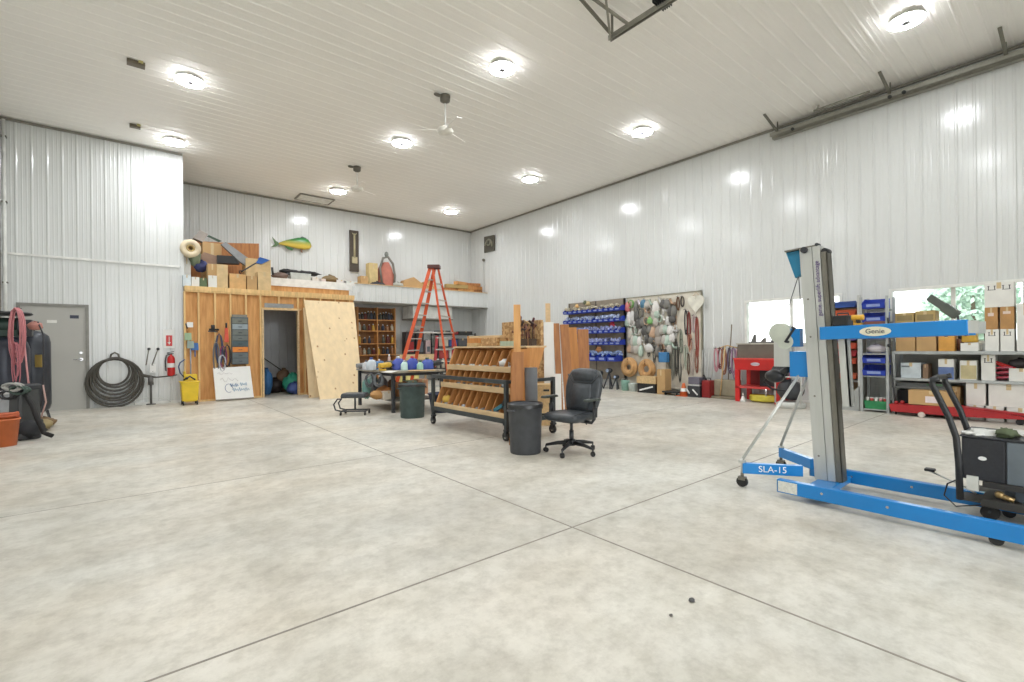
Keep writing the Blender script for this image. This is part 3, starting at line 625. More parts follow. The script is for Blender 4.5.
for i in range(22):
    y = 4.95 + random.random() * .42; x = 4.36 + random.random() * .25; z0 = zt + .1 + random.random() * .3; a = random.uniform(-1.2, 1.2); l = random.uniform(.05, .12)
    c = [(120, 70, 50), (196, 160, 110), (70, 50, 44), (160, 110, 70), (90, 40, 50)][i % 5]
    g = MB().obx((x, y, z0), (.02, l * 1.4, .03), Rx(a) @ Rz(random.uniform(-.6, .6)))
    g.tube([(x, y, z0), (x + .02, y + .02, zt + .0)], .006, 5)
    single('wood_peg', g, flat(c, .6), '%s turned wood peg standing on the right end of the cart, %s such' % (['reddish', 'tan', 'dark', 'brown', 'plum'][i % 5], ORD[i // 5]), 'wood peg', 'wood pegs on the cart')
# ------------------------------------------------------------------ boards stood beyond the cart
def board(u0, u1, vt, vb, d, th, m, lab, lean=0, du=0, name='wood_board', zb=0.0, cut=None):
    """upright board facing the viewer between the sight lines u0,u1; foot on z=zb"""
    a = pD(u0, 345, d); b = pD(u1, 345, d); t = pD((u0 + u1) / 2, vt, d).z
    a.z = b.z = zb; off = FW * th; ln_ = FW * lean; sd = RT * (du * d / FOC)
    v = [a, b, b + ln_ + sd + UP * (t - zb), a + ln_ + sd + UP * (t - zb)]
    return single(name, MB().prism(v, off), m, lab, 'board', bev=.002)
board(508, 527, 349, 0, 6.2, .03, PLANK, 'wide orange brown plank standing at the right end of the bolt cart', .05, 3)
board(513, 520, 304, 0, 6.05, .025, SHEATH, 'tall narrow plank rising above everything at the right end of the bolt cart', .08, 1)
board(508, 520, 352, 0, 5.95, .02, SLAB, 'narrow reddish strip leaning in front of the wide orange plank', .05, 4, zb=0.0)
board(526, 545, 322, 0, 8.2, .05, OSB, 'tan chipboard sheet standing right of the orange plank', .05, 0)
board(544, 554, 322, 0, 8.0, .03, WHITE, 'narrow white foam board standing between the chipboard and the brown slabs', .03, 0)
board(553, 561, 374, 0, 7.7, .03, WHITE, 'short white board leaning at the foot of the brown slabs', .03, 0)
board(557, 563, 323, 0, 8.1, .05, SLAB, 'narrow brown live edge slab next to the white foam board', .1, -3)
board(565, 574, 324, 0, 8.15, .05, SLAB, 'curved brown live edge slab, second of the leaning slabs', .15, -4)
board(572, 581, 327, 0, 8.3, .05, PLANK, 'warm brown leaning slab, third of the leaning slabs', .15, -3)
board(579, 590, 329, 0, 8.5, .06, SLAB, 'rightmost wide brown slab leaning before the blue bin rack', .15, 0)
board(546, 551, 303, 0, 8.6, .03, LIPW, 'thin pale lath rising behind the white foam board', .05, 0)
cb = pD(542, 400, 7.5); bxr = root_for(MB().bx(cb.x - .15, cb.x + .15, cb.y - .1, cb.y + .1, 0, .6), 'plywood_crate', 'tan plywood crate standing behind the grey trash can', 'crate')
P(bxr, 'body', MB().obx((cb.x, cb.y, .32), (.26, .3, .64), Rz(YAW)), PLYE, bev=.004); c2 = cb - FW * .135; c2.z = .55
P(bxr, 'hand_slot', MB().obx(c2 + RT * .06, (.01, .09, .03), Rz(YAW)), BLACK)
cy = pD(531, 380, 6.25); c_ = root_for(MB().bx(cy.x - .09, cy.x + .09, cy.y - .09, cy.y + .09, 0, .95), 'sheet_roll', 'dark grey rolled sheet standing upright right of the orange plank', 'roll')
P(c_, 'roll', MB().cyl((cy.x, cy.y, 0), (cy.x, cy.y, .96), .085, n=24), flat((98, 100, 102), .6)); P(c_, 'core', MB().cyl((cy.x, cy.y, .96), (cy.x, cy.y, .965), .03), CARD)
# ------------------------------------------------------------------ stud partition under the loft
pf = 13.4   # face of the studs
sw = T('stud_partition', 'open stud wood partition with sheathing behind and a doorway', 'partition', (3.2, 13.5, 0))
DA, DB, DT = 2.78, 3.6, 2.24
P(sw, 'sheathing', MB().bx(XE + .0, DA, pf + .09, pf + .102, 0, 2.63).bx(DA, DB, pf + .09, pf + .102, DT + .05, 2.63).bx(DB, 5.15, pf + .09, pf + .102, 0, 2.63), SHEATH)
P(sw, 'top_plate', MB().bx(XE, 5.15, pf, pf + .089, 2.6, 2.64), STUD, bev=.003)
P(sw, 'header_joist', MB().bx(XE, 5.15, pf - .01, pf + .09, 2.64, 2.74), STUD, bev=.003)
P(sw, 'bottom_plate', MB().bx(XE, DA - .04, pf, pf + .089, 0, .04).bx(DB + .04, 5.15, pf, pf + .089, 0, .04), STUD)
for u in (185, 199, 215.5, 231, 246.5, 261):
    x = pY(u, 340, pf).x; P(sw, 'stud', MB().bx(x - .019, x + .019, pf, pf + .089, .04, 2.6), STUD, bev=.002)
for x in (DB + .02, 3.78, 4.2, 4.6, 5.0): P(sw, 'stud', MB().bx(x - .019, x + .019, pf, pf + .089, .04, 2.6), STUD, bev=.002)
for x in (3.15,): P(sw, 'cripple_stud', MB().bx(x - .019, x + .019, pf, pf + .089, DT + .06, 2.6), STUD)
P(sw, 'door_header', MB().bx(DA - .05, DB + .1, pf - .012, pf + .09, DT + .02, DT + .06), STUD)
P(sw, 'door_jamb', MB().bx(DA - .04, DA, pf - .03, pf + .1, 0, DT).bx(DB, DB + .04, pf - .03, pf + .1, 0, DT).bx(DA - .04, DB + .04, pf - .03, pf + .1, DT, DT + .03), LIPW, 'pale door jamb', bev=.002)
P(sw, 'flashing_strip', MB().bx(DA + .02, DB - .1, pf - .02, pf - .01, DT + .06, DT + .17), GALV, 'galvanised strip over the doorway')
# storage room walls behind the doorway
GW = mat('galvanised_wall', (206, 208, 210), .4, .2, .04, 2)
panel_wall('wall_storage', (XE + .06, 15.9), (5.1, 15.9), 0, 2.55, (0, -1), m=GW)
panel_wall('wall_storage', (5.1, 15.9), (5.1, pf + .11), 0, 2.55, (-1, 0), m=GW, thick=.03)
# loft floor
struct('trim_12', MB().bx(XE, 5.15, pf + .1, 15.0, 2.64, 2.74), mat('loft_deck_wood', (214, 178, 126), .7, 0, .08, 5))
struct('trim_13', MB().bx(2.9, 10.98, 15.0, 15.98, 3.18, 3.28), mat('loft_deck_wood', (214, 178, 126)))
lf = root_for(MB().bx(2.9, 5.75, 14.9, 15, 2.74, 3.12), 'loft_fascia', 'wood fascia board under the white loft edge left of the white panels', 'fascia')
P(lf, 'fascia_board', MB().bx(2.9, 5.74, 14.93, 14.97, 2.74, 3.06), SHEATH); P(lf, 'edge_strip', MB().bx(2.85, 5.74, 14.9, 14.94, 3.06, 3.29), TW, 'white edge strip')
# white ribbed fascia with a stepped left end
pn = [(5.75, 11, 2.74, 3.3, 0), (5.55, 5.85, 2.74, 3.08, .02), (5.65, 5.9, 3.0, 3.2, .03)]
wf = T('white_fascia', 'white ribbed steel fascia running along the front of the loft', 'fascia', (8.3, 14.9, 2.74))
for x0, x1, z0, z1, dy in pn:
    g = MB(); pr = ribs(x1 - x0, .2286, .012); vs = []
    for s, h_ in pr: vs += [(x0 + s, 14.9 - dy - h_, z0), (x0 + s, 14.9 - dy - h_, z1)]
    k = len(pr); vs += [(x0, 14.93 - dy, z0), (x0, 14.93 - dy, z1), (x1, 14.93 - dy, z0), (x1, 14.93 - dy, z1)]
    g.add(vs, [(2 * i, 2 * i + 2, 2 * i + 3, 2 * i + 1) for i in range(k - 1)] + [(2 * k, 2 * k + 1, 2 * k + 3, 2 * k + 2), (0, 1, 2 * k + 1, 2 * k), (2 * k - 2, 2 * k - 1, 2 * k + 3, 2 * k + 2)])
    P(wf, 'panel', g, WALL)
P(wf, 'bottom_trim', MB().bx(5.55, 11, 14.86, 14.95, 2.715, 2.74), TD); P(wf, 'top_cap', MB().bx(5.75, 11, 14.87, 14.96, 3.3, 3.32), LIPW, 'pale wood cap')
struct('trim_14', MB().bx(5.2, 10.98, 14.97, 15.95, 2.72, 2.75), mat('soffit_grey', (190, 190, 184), .5))
# white counter hood under the fascia right
sf = root_for(MB().bx(8.2, 9.9, 14.3, 14.85, 2.35, 2.7), 'soffit_box', 'white boxed duct hanging below the right part of the loft fascia', 'duct')
P(sf, 'duct_body', MB().bx(7.9, 9.5, 15.1, 15.9, 2.25, 2.7), TW, bev=.01); P(sf, 'duct_flange', MB().bx(7.87, 9.53, 15.07, 15.93, 2.22, 2.26), TD)
# plywood sheets leaning on the partition
def leaning_sheet(x0, x1, y, th, Hh, back, lab, skew=0, m=PLY):
    g = MB().prism([(x0, y, 0), (x1, y, 0), (x1 - skew, y + back, Hh), (x0 - skew, y + back, Hh)], (0, th, .005))
    t = root_for(g, 'plywood_sheet', lab, 'plywood sheet', 'plywood sheets leaning on the partition'); P(t, 'face_veneer', g, m)
    e = MB().prism([(x0 - .003, y + .003, .002), (x0 - skew - .003, y + back + .003, Hh), (x0 - skew - .003, y + back + th - .002, Hh), (x0 - .003, y + th - .002, .002)], (.004, 0, 0)); P(t, 'ply_edge', e, PLYE); return t
a = fl(321, 402); b = fl(363, 399.5)
def sheet(u0, u1, v0, v1, tu0, tu1, tv, Yt, th, lab, dy=0):
    A = fl(u0, v0); B = fl(u1, v1); A.y += dy; B.y += dy
    C = pY(tu1, tv, Yt); D = pY(tu0, tv, Yt); D.z = C.z
    n = (B - A).cross(D - A).normalized(); n = n if n.y > 0 else -n
    g = MB().prism([A, B, C, D], n * th)
    t = root_for(g, 'plywood_sheet', lab, 'plywood sheet', 'plywood sheets leaning on the partition'); P(t, 'face_veneer', g, PLY)
    e = MB().prism([A, D, D + n * th, A + n * th], (D - C).normalized() * .003); P(t, 'ply_edge', e, PLYE)
sheet(320, 363, 399.5, 396.5, 304, 354, 302.5, 13.28, .03, 'front pale plywood sheet with rows of dark knots, leaning right of the doorway')
sheet(311, 340, 398.5, 396.5, 303, 335, 309, 13.34, .02, 'second plywood sheet showing only its left strip behind the front sheet', .16)
for u, col, lab in ((307.5, PLANK, 'thin brown board leaning on the partition just right of the doorway'), (313, BINW, 'reddish board end showing between the doorway and the plywood sheets')):
    A = pY(u, 390, 13.3); single('wood_board', MB().prism([(A.x - .025, 13.2, 0), (A.x + .025, 13.2, 0), (A.x + .02, 13.375, 2.0), (A.x - .03, 13.375, 2.0)], (0, .02, 0)), col, lab, 'board')
# whiteboard
wbd = T('whiteboard', 'white board with faded blue handwriting leaning on the stud partition', 'board', (2.08, 13.2, 0), 0)
A, B, C, D = pY(216, 401, 13.16), pY(254, 399, 13.16), pY(250, 366, 13.3), pY(213, 368, 13.3); A.z = B.z = .02
nn = (B - A).cross(D - A).normalized(); nn = nn if nn.y > 0 else -nn
P(wbd, 'panel', MB().prism([A, B, C, D], nn * .03), WHITE, bev=.004); ex = (B - A) ; ey = (D - A)
P(wbd, 'bottom_edge', MB().prism([A - nn * .004, B - nn * .004, B - nn * .004 + ey * .03, A - nn * .004 + ey * .03], nn * .004), ALUD)
def scrib(x0, x1, y, a, n, col, nm, w=.006):
    pts = [A + ex * (x0 + (x1 - x0) * i / n) + ey * (y + a * math.sin(i * 1.9) * (1 + .5 * math.sin(i * .7))) - nn * .003 for i in range(n + 1)]
    P(wbd, nm, MB().tube(pts, w, 5), flat(col, .6))
scrib(.4, .62, .44, .05, 16, (90, 140, 190), 'handwriting'); scrib(.66, .84, .46, .045, 12, (110, 160, 200), 'handwriting'); scrib(.45, .9, .3, .05, 26, (110, 160, 196), 'handwriting')
scrib(.1, .5, .82, .03, 10, (200, 196, 196), 'faded_mark', .004); scrib(.16, .62, .62, .06, 9, (196, 190, 190), 'faded_mark', .004)
P(wbd, 'drawn_loop', MB().tube([A + ex * (.36 + .07 * math.cos(t) * 1.4) + ey * (.36 + .13 * math.sin(t)) - nn * .003 for t in [i * .35 for i in range(16)]], .006, 5), flat((120, 130, 170), .6))
# tool cabinet organiser on the partition
A = pY(231, 317, 13.36); B = pY(248, 364, 13.38)
cab = T('parts_cabinet', 'slate grey drawer organiser hung on the stud partition above the whiteboard', 'organiser', ((A.x + B.x) / 2, 13.3, B.z))
SL = mat('cabinet_slate', (84, 96, 100), .5); x0, x1, z0, z1 = A.x, B.x, B.z, A.z
P(cab, 'case', MB().bx(x0, x1, 13.3, 13.4, z0, z1), SL, bev=.005)
for k in range(8):
    za = z0 + .02 + k * (z1 - z0 - .04) / 8; zb = za + (z1 - z0 - .04) / 8 - .015
    cc = {2: (236, 134, 40), 6: (150, 164, 170), 3: (70, 90, 96)}.get(k, (96 + k * 3, 108 + k * 2, 112))
    d_ = P(cab, 'drawer', MB().bx(x0 + .015, x1 - .015, 13.28, 13.3, za, zb), flat(cc, .5), bev=.004)
    P(d_, 'drawer_pull', MB().bx((x0 + x1) / 2 - .04, (x0 + x1) / 2 + .04, 13.265, 13.28, (za + zb) / 2 - .01, (za + zb) / 2), BLACK, top=cab)
P(cab, 'top_bracket', MB().bx(x0 + .02, x1 - .02, 13.3, 13.4, z1, z1 + .06), ALUD)
# hanging tools on the partition
def hang(u, v, Y, name, lab, cat, parts, grp=None):
    c = pY(u, v, Y); t = T(name, lab, cat, c, 0, grp)
    for nm, g, m in parts: P(t, nm, g, m, loc=True)
    return t
def brush(u, v, L, col, hc, lab, nm='hand_brush', cat='brush'):
    return hang(u, v, 13.36, nm, lab, cat, [('handle', MB().tube([(0, 0, -L), (0, 0, 0)], .013), flat(hc, .5)), ('head', MB().obx((0, 0, .08), (.14, .05, .17), None, .9), flat(col, .6)), ('hook', MB().tube([(0, 0, .16), (0, .03, .2), (0, .04, .2)], .004), DGREY)])
brush(190.5, 348, .75, (150, 170, 160), (150, 170, 190), 'tall mop with grey green head hanging at the left end of the partition', 'hanging_mop', 'mop')
brush(188, 340, .1, (160, 190, 150), (180, 180, 170), 'green scrub brush hanging at the left end of the partition, left one of the pair')
brush(195, 350, .16, (60, 110, 180), (70, 120, 190), 'blue scrub brush hanging beside the grey green mop')
hang(190, 326, 13.36, 'hand_scraper', 'small black and white scraper hooked at the top left of the partition', 'scraper', [('blade', MB().obx((0, 0, .03), (.12, .02, .12)), WHITE), ('handle', MB().tube([(-.08, 0, .06), (-.05, 0, -.06)], .014), BLACK)])
hang(212, 330, 13.34, 'nail_gun', 'dark pneumatic nail gun hanging left of the blue and red cables', 'nail gun', [('gun_body', MB().cyl((.02, 0, -.02), (.02, 0, .12), .04).cyl((-.06, 0, .01), (.14, 0, .01), .025), BLACK), ('magazine', MB().beam((-.08, 0, -.03), (.12, 0, -.04), .03, .03), DGREY), ('grip', MB().beam((.04, 0, .0), (.12, 0, .02), .03, .04), RUBBER)])
def cablehank(c, L, W, r, n, col, lab, name='cable_hank', cat='cable', grp=None, ax=Vector((1, 0, 0)), hookc=None):
    t = T(name, lab, cat, c, 0, grp); g = MB(); nb = Vector((ax.y, -ax.x, 0))
    for i in range(n):
        w_ = W * random.uniform(.6, 1); l_ = L * random.uniform(.75, 1); o_ = nb * random.uniform(.0, .05); a0 = random.uniform(-.1, .1)
        g.tube([ax * (math.sin(k * .5236 + a0) * w_ / 2) + UP * (-l_ / 2 + math.cos(k * .5236) * l_ / 2) + o_ for k in range(12)], r, 5, True)
    P(t, 'loops', g, flat(col, .5), loc=True)
    P(t, 'hook', MB().tube([(0, 0, .03), nb * .03, -nb * .06], r * .8, 5), DGREY, loc=True); return t
for u, v, L, col, lab in ((219, 334, .75, (70, 80, 110), 'navy cable hank hanging left of the orange tool on the partition'), (223, 346, .6, (150, 60, 110), 'magenta cable hank hanging on the stud partition'), (216, 342, .9, (120, 122, 124), 'grey cable hank hanging on the partition, longest one'), (227, 345, .65, (52, 54, 60), 'black cable hank hanging next to the slate drawer organiser'), (222, 355, .4, (190, 190, 196), 'pale grey cable hank hanging low over the whiteboard')):
    cablehank(pY(u, v, 13.34), L, .16, .009, 5, col, lab)
hang(226.5, 334, 13.34, 'spirit_level_case', 'orange red hand tool hanging left of the slate drawer organiser', 'tool', [('blade', MB().prism([(-.05, 0, -.2), (.05, 0, -.2), (.03, 0, .15), (-.03, 0, .15)], (0, .03, 0)), flat((226, 76, 44), .4)), ('grip', MB().tube([(0, .01, .15), (0, .01, .27)], .02), BLACK)])
# bags and clutter inside the storage room
def lump(c, r, col, name, lab, cat, parts=True, jit=.14):
    t = T(name, lab, cat, c)
    P(t, 'body', MB().ball((0, 0, r[2]), r, 16, 10, jit), flat(col, .6), loc=True)
    P(t, 'knot', MB().cyl((0, 0, r[2] * 1.85), (.01, 0, r[2] * 2.15), r[0] * .16, r[0] * .26, 8), flat(tuple(int(x * .85) for x in col), .6), loc=True); return t
lump((2.98, 14.1, 0), (.14, .2, .34), (50, 110, 170), 'storage_bag', 'blue bag standing at the left side inside the doorway', 'bag')
lump((3.62, 13.98, 0), (.26, .24, .27), (40, 150, 120), 'storage_bag', 'green plastic bag bulging inside the doorway on the right', 'bag')
lump((3.6, 13.72, 0), (.2, .17, .16), (60, 84, 150), 'storage_bag', 'blue plastic bag in front of the green one inside the doorway', 'bag')
lump((3.3, 14.6, 0), (.22, .2, .2), (52, 42, 38), 'storage_bag', 'dark brown bag on the floor in the middle of the storage room', 'bag')
lump((3.0, 14.7, 0), (.16, .2, .36), (40, 40, 42), 'storage_bag', 'black bag standing in the storage room behind the blue one', 'bag')
lump((3.55, 14.7, 0), (.22, .2, .32), (112, 84, 56), 'storage_bag', 'tan sack at the back of the storage room', 'bag')
q = T('long_broom', 'thin broom leaning on the back wall of the storage room', 'broom', (3.3, 15.5, 0)); P(q, 'stick', MB().tube([(-.4, .25, 1.25), (1.1, -.1, .0)], .014), BLACK, loc=True); P(q, 'head', MB().ball((-.4, .24, 1.27), (.07, .05, .07)), BLACK, loc=True)
# ------------------------------------------------------------------ mop bucket
mbk = T('mop_bucket', 'yellow mop bucket on casters with its wringer, beside the partition', 'mop bucket', (1.15, 12.95, 0))
P(mbk, 'tub', MB().obx((0, 0, .3), (.34, .4, .44), Matrix.Rotation(math.pi, 3, 'X'), .86), YEL, loc=True, bev=.02)
P(mbk, 'rim', MB().obx((0, 0, .515), (.37, .43, .03)), YEL, loc=True, bev=.008)
P(mbk, 'wringer', MB().obx((.03, .05, .6), (.24, .26, .16), None, .92).bx(-.1, -.07, -.06, .2, .52, .75), YEL, loc=True, bev=.01)
P(mbk, 'wringer_handle', MB().tube([(-.08, 0, .6), (-.17, -.02, .72), (-.2, -.02, .86), (-.17, -.02, .95), (-.08, 0, 1.02)], .014), flat((60, 80, 120), .4), 'dark blue bent handle', loc=True)
P(mbk, 'wringer_gear', MB().tube([(-.12, -.12, .56), (.0, -.14, .64), (.1, -.12, .56)], .018).ball((-.06, -.13, .6), .03), BLACK, loc=True)
for sx in (-1, 1):
    for sy in (-1, 1):
        c_ = P(mbk, 'caster', MB().cyl((sx * .13, sy * .16, .04), (sx * .13, sy * .16, .1), .012), DGREY, loc=True); P(c_, 'wheel', MB().cyl((sx * .13 - .012, sy * .16, .035), (sx * .13 + .012, sy * .16, .035), .035), RUBBER, loc=True)
# ------------------------------------------------------------------ corner wall: extinguisher, hose, rods
fe = T('fire_extinguisher', 'red fire extinguisher hanging on the white wall under its red sign', 'fire extinguisher', (.86, 13.62, .63))
P(fe, 'cylinder', MB().lathe([(.02, 0), (.07, .005), (.075, .03), (.075, .4), (.06, .45), (.025, .48), (.02, .5)], n=20), RED, loc=True)
P(fe, 'valve', MB().cyl((0, 0, .49), (0, 0, .53), .02).beam((-.08, 0, .54), (.06, 0, .57), .02, .014).beam((-.08, 0, .52), (.05, 0, .525), .02, .014), BLACK, loc=True)
P(fe, 'hose', MB().tube([(-.02, 0, .51), (-.09, -.01, .48), (-.11, -.02, .35), (-.1, -.02, .12)], .012), BLACK, loc=True)
P(fe, 'label_band', MB().lathe([(.0762, .2), (.0762, .3)], n=20, cap=False), WHITE, loc=True); P(fe, 'wall_bracket', MB().bx(-.02, .02, .06, .08, .1, .45), ALUD, loc=True)
sg = root_for(MB().bx(.76, .92, 13.66, 13.68, 1.2, 1.55), 'safety_sign', 'white and red arrow sign above the fire extinguisher', 'sign')
P(sg, 'plate', MB().bx(.72, .94, 13.672, 13.68, 1.28, 1.72), WHITE); P(sg, 'arrow_panel', MB().bx(.77, .89, 13.669, 13.672, 1.33, 1.58), RED)
P(sg, 'arrow', MB().bx(.825, .837, 13.666, 13.669, 1.41, 1.55).prism([(.8, 13.666, 1.42), (.862, 13.666, 1.42), (.831, 13.666, 1.36)], (0, .003, 0)), WHITE)
hc_ = pY(115, 378, 13.6)
hs = T('coiled_hose', 'thick dark hose coiled on a hook right of the grey door', 'hose', (hc_.x, 13.62, hc_.z - .6))
g = MB()
for i in range(8):
    R = .29 + i * .034; dz = .43 - R + random.uniform(-.02, .02); dx = random.uniform(-.02, .02)
    g.tube([(hc_.x + dx + math.cos(t) * R * .92, 13.63 - random.random() * .03 - i * .006, hc_.z + dz + math.sin(t) * R) for t in [k * 6.2832 / 28 for k in range(28)]], .023, 8, True)
P(hs, 'coils', g, mat('hose_dark', (78, 74, 66), .6)); P(hs, 'hose_tail', MB().tube([(hc_.x + .42, 13.6, hc_.z + .05), (hc_.x + .62, 13.56, hc_.z + .0), (hc_.x + .72, 13.58, hc_.z - .02), (hc_.x + .9, 13.6, hc_.z - .01), (hc_.x + 1.12, 13.55, hc_.z + .02)], [.03, .034, .016, .016, .014]), mat('hose_dark', (78, 74, 66)))
P(hs, 'hook', MB().tube([(hc_.x - .08, 13.66, hc_.z + .42), (hc_.x - .06, 13.6, hc_.z + .52), (hc_.x, 13.6, hc_.z + .56), (hc_.x + .06, 13.6, hc_.z + .52), (hc_.x + .08, 13.66, hc_.z + .42)], .018), ALUD)
q = T('hose_rack', 'dark floor pipe stand with a round base below the two wall knobs', 'stand', (pY(151, 400, 13.58).x, 13.55, 0))
P(q, 'post', MB().cyl((0, 0, .0), (0, 0, .64), .022).cyl((0, 0, .45), (0, 0, .62), .05), mat('pipe_grey', (96, 94, 90), .5), loc=True)
P(q, 'clear_cord', MB().tube([(-.3, .02, .02), (-.28, .0, .1), (-.1, 0, .16), (.1, 0, .14), (.3, 0, .1), (.36, .02, .03)], .009), ALU, loc=True)
P(q, 'base_plate', MB().cyl((0, 0, 0), (0, 0, .02), .09), mat('pipe_grey', (96, 94, 90)), loc=True)
for i, (u, v) in enumerate(((149, 349), (158, 349))):
    c = pY(u, v, 13.6); e = pY(u - 3 - i * 3, v + 16, 13.6)
    t = T('wall_lever', ['thin lever with round knob on the white wall, left of the pair', 'thin lever with round knob on the white wall, right of the pair'][i], 'lever', e); P(t, 'knob', MB().ball(c, .032), DGREY); P(t, 'rod', MB().tube([c, e, e + Vector((0, .07, 0))], .011), ALUD)
bxp = root_for(MB().bx(0, .3, 13.6, 13.7, .6, .9), 'outlet_box', 'small white electrical box low on the wall beside the hose coil', 'outlet box'); bxp.location = (.52, 13.65, .72)
P(bxp, 'box', MB().obx((0, 0, .1), (.12, .05, .2)), WHITE, loc=True, bev=.006); P(bxp, 'cover_screws', MB().ball((0, -.027, .17), .008).ball((0, -.027, .03), .008), ALUD, loc=True)
# ------------------------------------------------------------------ left cluster: compressor tanks, hoses, bins
TANK = mat('tank_charcoal', (58, 62, 70), .35, .2, .1, 8)
def tank(x, y, r, h, m, lab):
    t = T('air_tank', lab, 'tank', (x, y, 0))
    P(t, 'shell', MB().lathe([(.03, .12), (r * .6, .13), (r * .92, .19), (r, .28), (r, h - .22), (r * .9, h - .1), (r * .55, h - .02), (.02, h)], n=30), m, loc=True)
    for k in range(3):
        a = k * 2.094 + .5; P(t, 'foot', MB().beam((math.cos(a) * r * .75, math.sin(a) * r * .75, .22), (math.cos(a) * r * .95, math.sin(a) * r * .95, 0), .06, .02), m, loc=True)
    P(t, 'head_fitting', MB().cyl((0, 0, h - .01), (0, 0, h + .05), .04).cyl((-.09, 0, h + .05), (.1, 0, h + .05), .025), DGREY, loc=True)
    return t
c = pD(32, 345, 8.6)
t1 = tank(c.x, c.y, .25, 1.62, TANK, 'tall charcoal air tank with a yellow label standing before the grey door')
lbp = pD(38.5, 361, 8.36)
P(t1, 'yellow_label', MB().obx(lbp, (.13, .006, .22), Rz(-.75)), mat('label_gold', (206, 172, 84), .5), 'faded yellow label')
c2_ = pD(5, 345, 7.9)
t2 = tank(c2_.x, c2_.y, .3, 1.5, mat('tank_dark', (50, 54, 66), .35, .2, .1, 8), 'wide dark blue grey air tank at the left picture edge')
P(t2, 'motor', MB().cyl((-.2, -.05, 1.68), (.22, .05, 1.68), .13, n=20).bx(-.15, .18, -.12, .12, 1.5, 1.6), mat('motor_green', (46, 70, 60), .5), loc=True)
P(t2, 'belt_guard', MB().lathe([(.3, 1.85), (.34, 1.87), (.32, 1.9), (.05, 1.91)], n=24), BLACK, loc=True)
P(t2, 'pump_head', MB().bx(.15, .33, -.12, .1, 1.5, 1.78), DGREY, loc=True, bev=.01)
cablehank(pD(18, 308, 7.55), .95, .26, .008, 12, (214, 130, 134), 'pink air hose hanging in loops over the dark tanks', 'air_hose', 'hose', ax=RT)
cablehank(pD(17, 342, 7.5), .75, .12, .008, 3, (196, 110, 118), 'pink air hose tail dangling below the bundled loops', 'air_hose', 'hose', ax=RT)
def hosepath(uvd, r, col, lab, name='air_hose'):
    g = MB().tube([pD(*q_) for q_ in uvd], r, 7); return single(name, g, flat(col, .5), lab, 'hose')
hosepath([(24, 340, 7.6), (28, 380, 7.6), (33, 405, 7.6), (38, 419, 7.6), (41, 428, 7.55)], .013, (206, 140, 140), 'long pink hose slanting down the front of the charcoal tank')
hosepath([(38, 322, 8.0), (43.5, 335, 7.9), (44, 370, 7.9), (42, 400, 7.9), (38, 420, 7.9)], .012, (48, 48, 52), 'black hose running down the right side of the charcoal tank')
hosepath([(43, 385, 7.8), (46, 402, 7.8), (41, 418, 7.8), (30, 427, 7.75), (24, 432, 7.7)], .012, (200, 160, 150), 'salmon hose curling at the foot of the charcoal tank')
lump(pD(35, 330, 8.0) + UP * .0, (.1, .1, .07), (196, 130, 116), 'work_rag', 'salmon coloured rag draped on top of the charcoal tank', 'rag')
lump(tuple(fl(36, 431)), (.2, .26, .09), (150, 132, 84), 'rag_pile', 'olive tan rag bundle on the floor at the foot of the tanks', 'rag')
lump(tuple(fl(45, 427)), (.14, .18, .08), (124, 96, 60), 'rag_pile', 'brown rag bundle on the floor right of the olive one', 'rag')
lump(tuple(fl(27, 439)), (.2, .2, .16), (44, 46, 50), 'rag_pile', 'black crumpled cloth on the floor left of the olive rags', 'rag')
q = fl(24, 440); dk = T('shop_vacuum', 'dark machine body standing in front of the tanks at the left edge', 'vacuum', (q.x, q.y + .1, .0))
P(dk, 'body', MB().obx((0, 0, .36), (.26, .3, .72), Rz(.5), .9), mat('vac_dark', (66, 68, 68), .45), loc=True, bev=.03); P(dk, 'lid', MB().obx((0, 0, .74), (.27, .29, .08), Rz(.5)), DGREY, loc=True, bev=.02)
P(dk, 'suction_hose', MB().tube([(.0, -.18, .7), (.1, -.26, .5), (.16, -.28, .28), (.22, -.3, .1), (.3, -.25, .04)], .03), RUBBER, loc=True)
q = pD(2, 430, 6.9); gb = T('plastic_bin', 'light grey plastic bin at the left picture edge', 'bin', (q.x, q.y, .2))
P(gb, 'body', MB().obx((0, 0, .24), (.34, .34, .4), Rz(YAW) @ Matrix.Rotation(math.pi, 3, 'X'), .9), mat('bin_pale', (196, 200, 202), .4), loc=True, bev=.015); P(gb, 'rim', MB().obx((0, 0, .445), (.38, .38, .03), Rz(YAW)), WHITE, loc=True, bev=.006)
P(gb, 'stand', MB().obx((0, 0, -.08), (.3, .3, .22), Rz(YAW)), DGREY, loc=True)
q = fl(3, 446, .0); ob = T('orange_bucket', 'orange bucket with coiled orange cord at the lower left picture edge', 'bucket', (q.x + .0, q.y, 0))
P(ob, 'body', MB().lathe([(.01, 0), (.13, 0), (.16, .34), (.17, .34), (.17, .36), (.15, .36), (.12, .02)], n=24), flat((216, 110, 56), .5), loc=True)
P(ob, 'cord', MB().tube([(math.cos(t) * .14, math.sin(t) * .14, .38 + t * .004) for t in [i * .5 for i in range(26)]], .018), flat((200, 92, 50), .5), loc=True)
for i_, (u_, v_, col_, lab_) in enumerate([(9, 391, (60, 60, 62), 'black cable heaped on the pale bin at the left edge'), (15, 383, (180, 178, 172), 'pale grey cable heaped beside the black vacuum lid'), (21, 386, (70, 90, 80), 'dark green cord loop over the black vacuum')]):
    cablehank(pD(u_, v_, 6.6), .12, .28, .012, 5, col_, lab_, ax=RT)
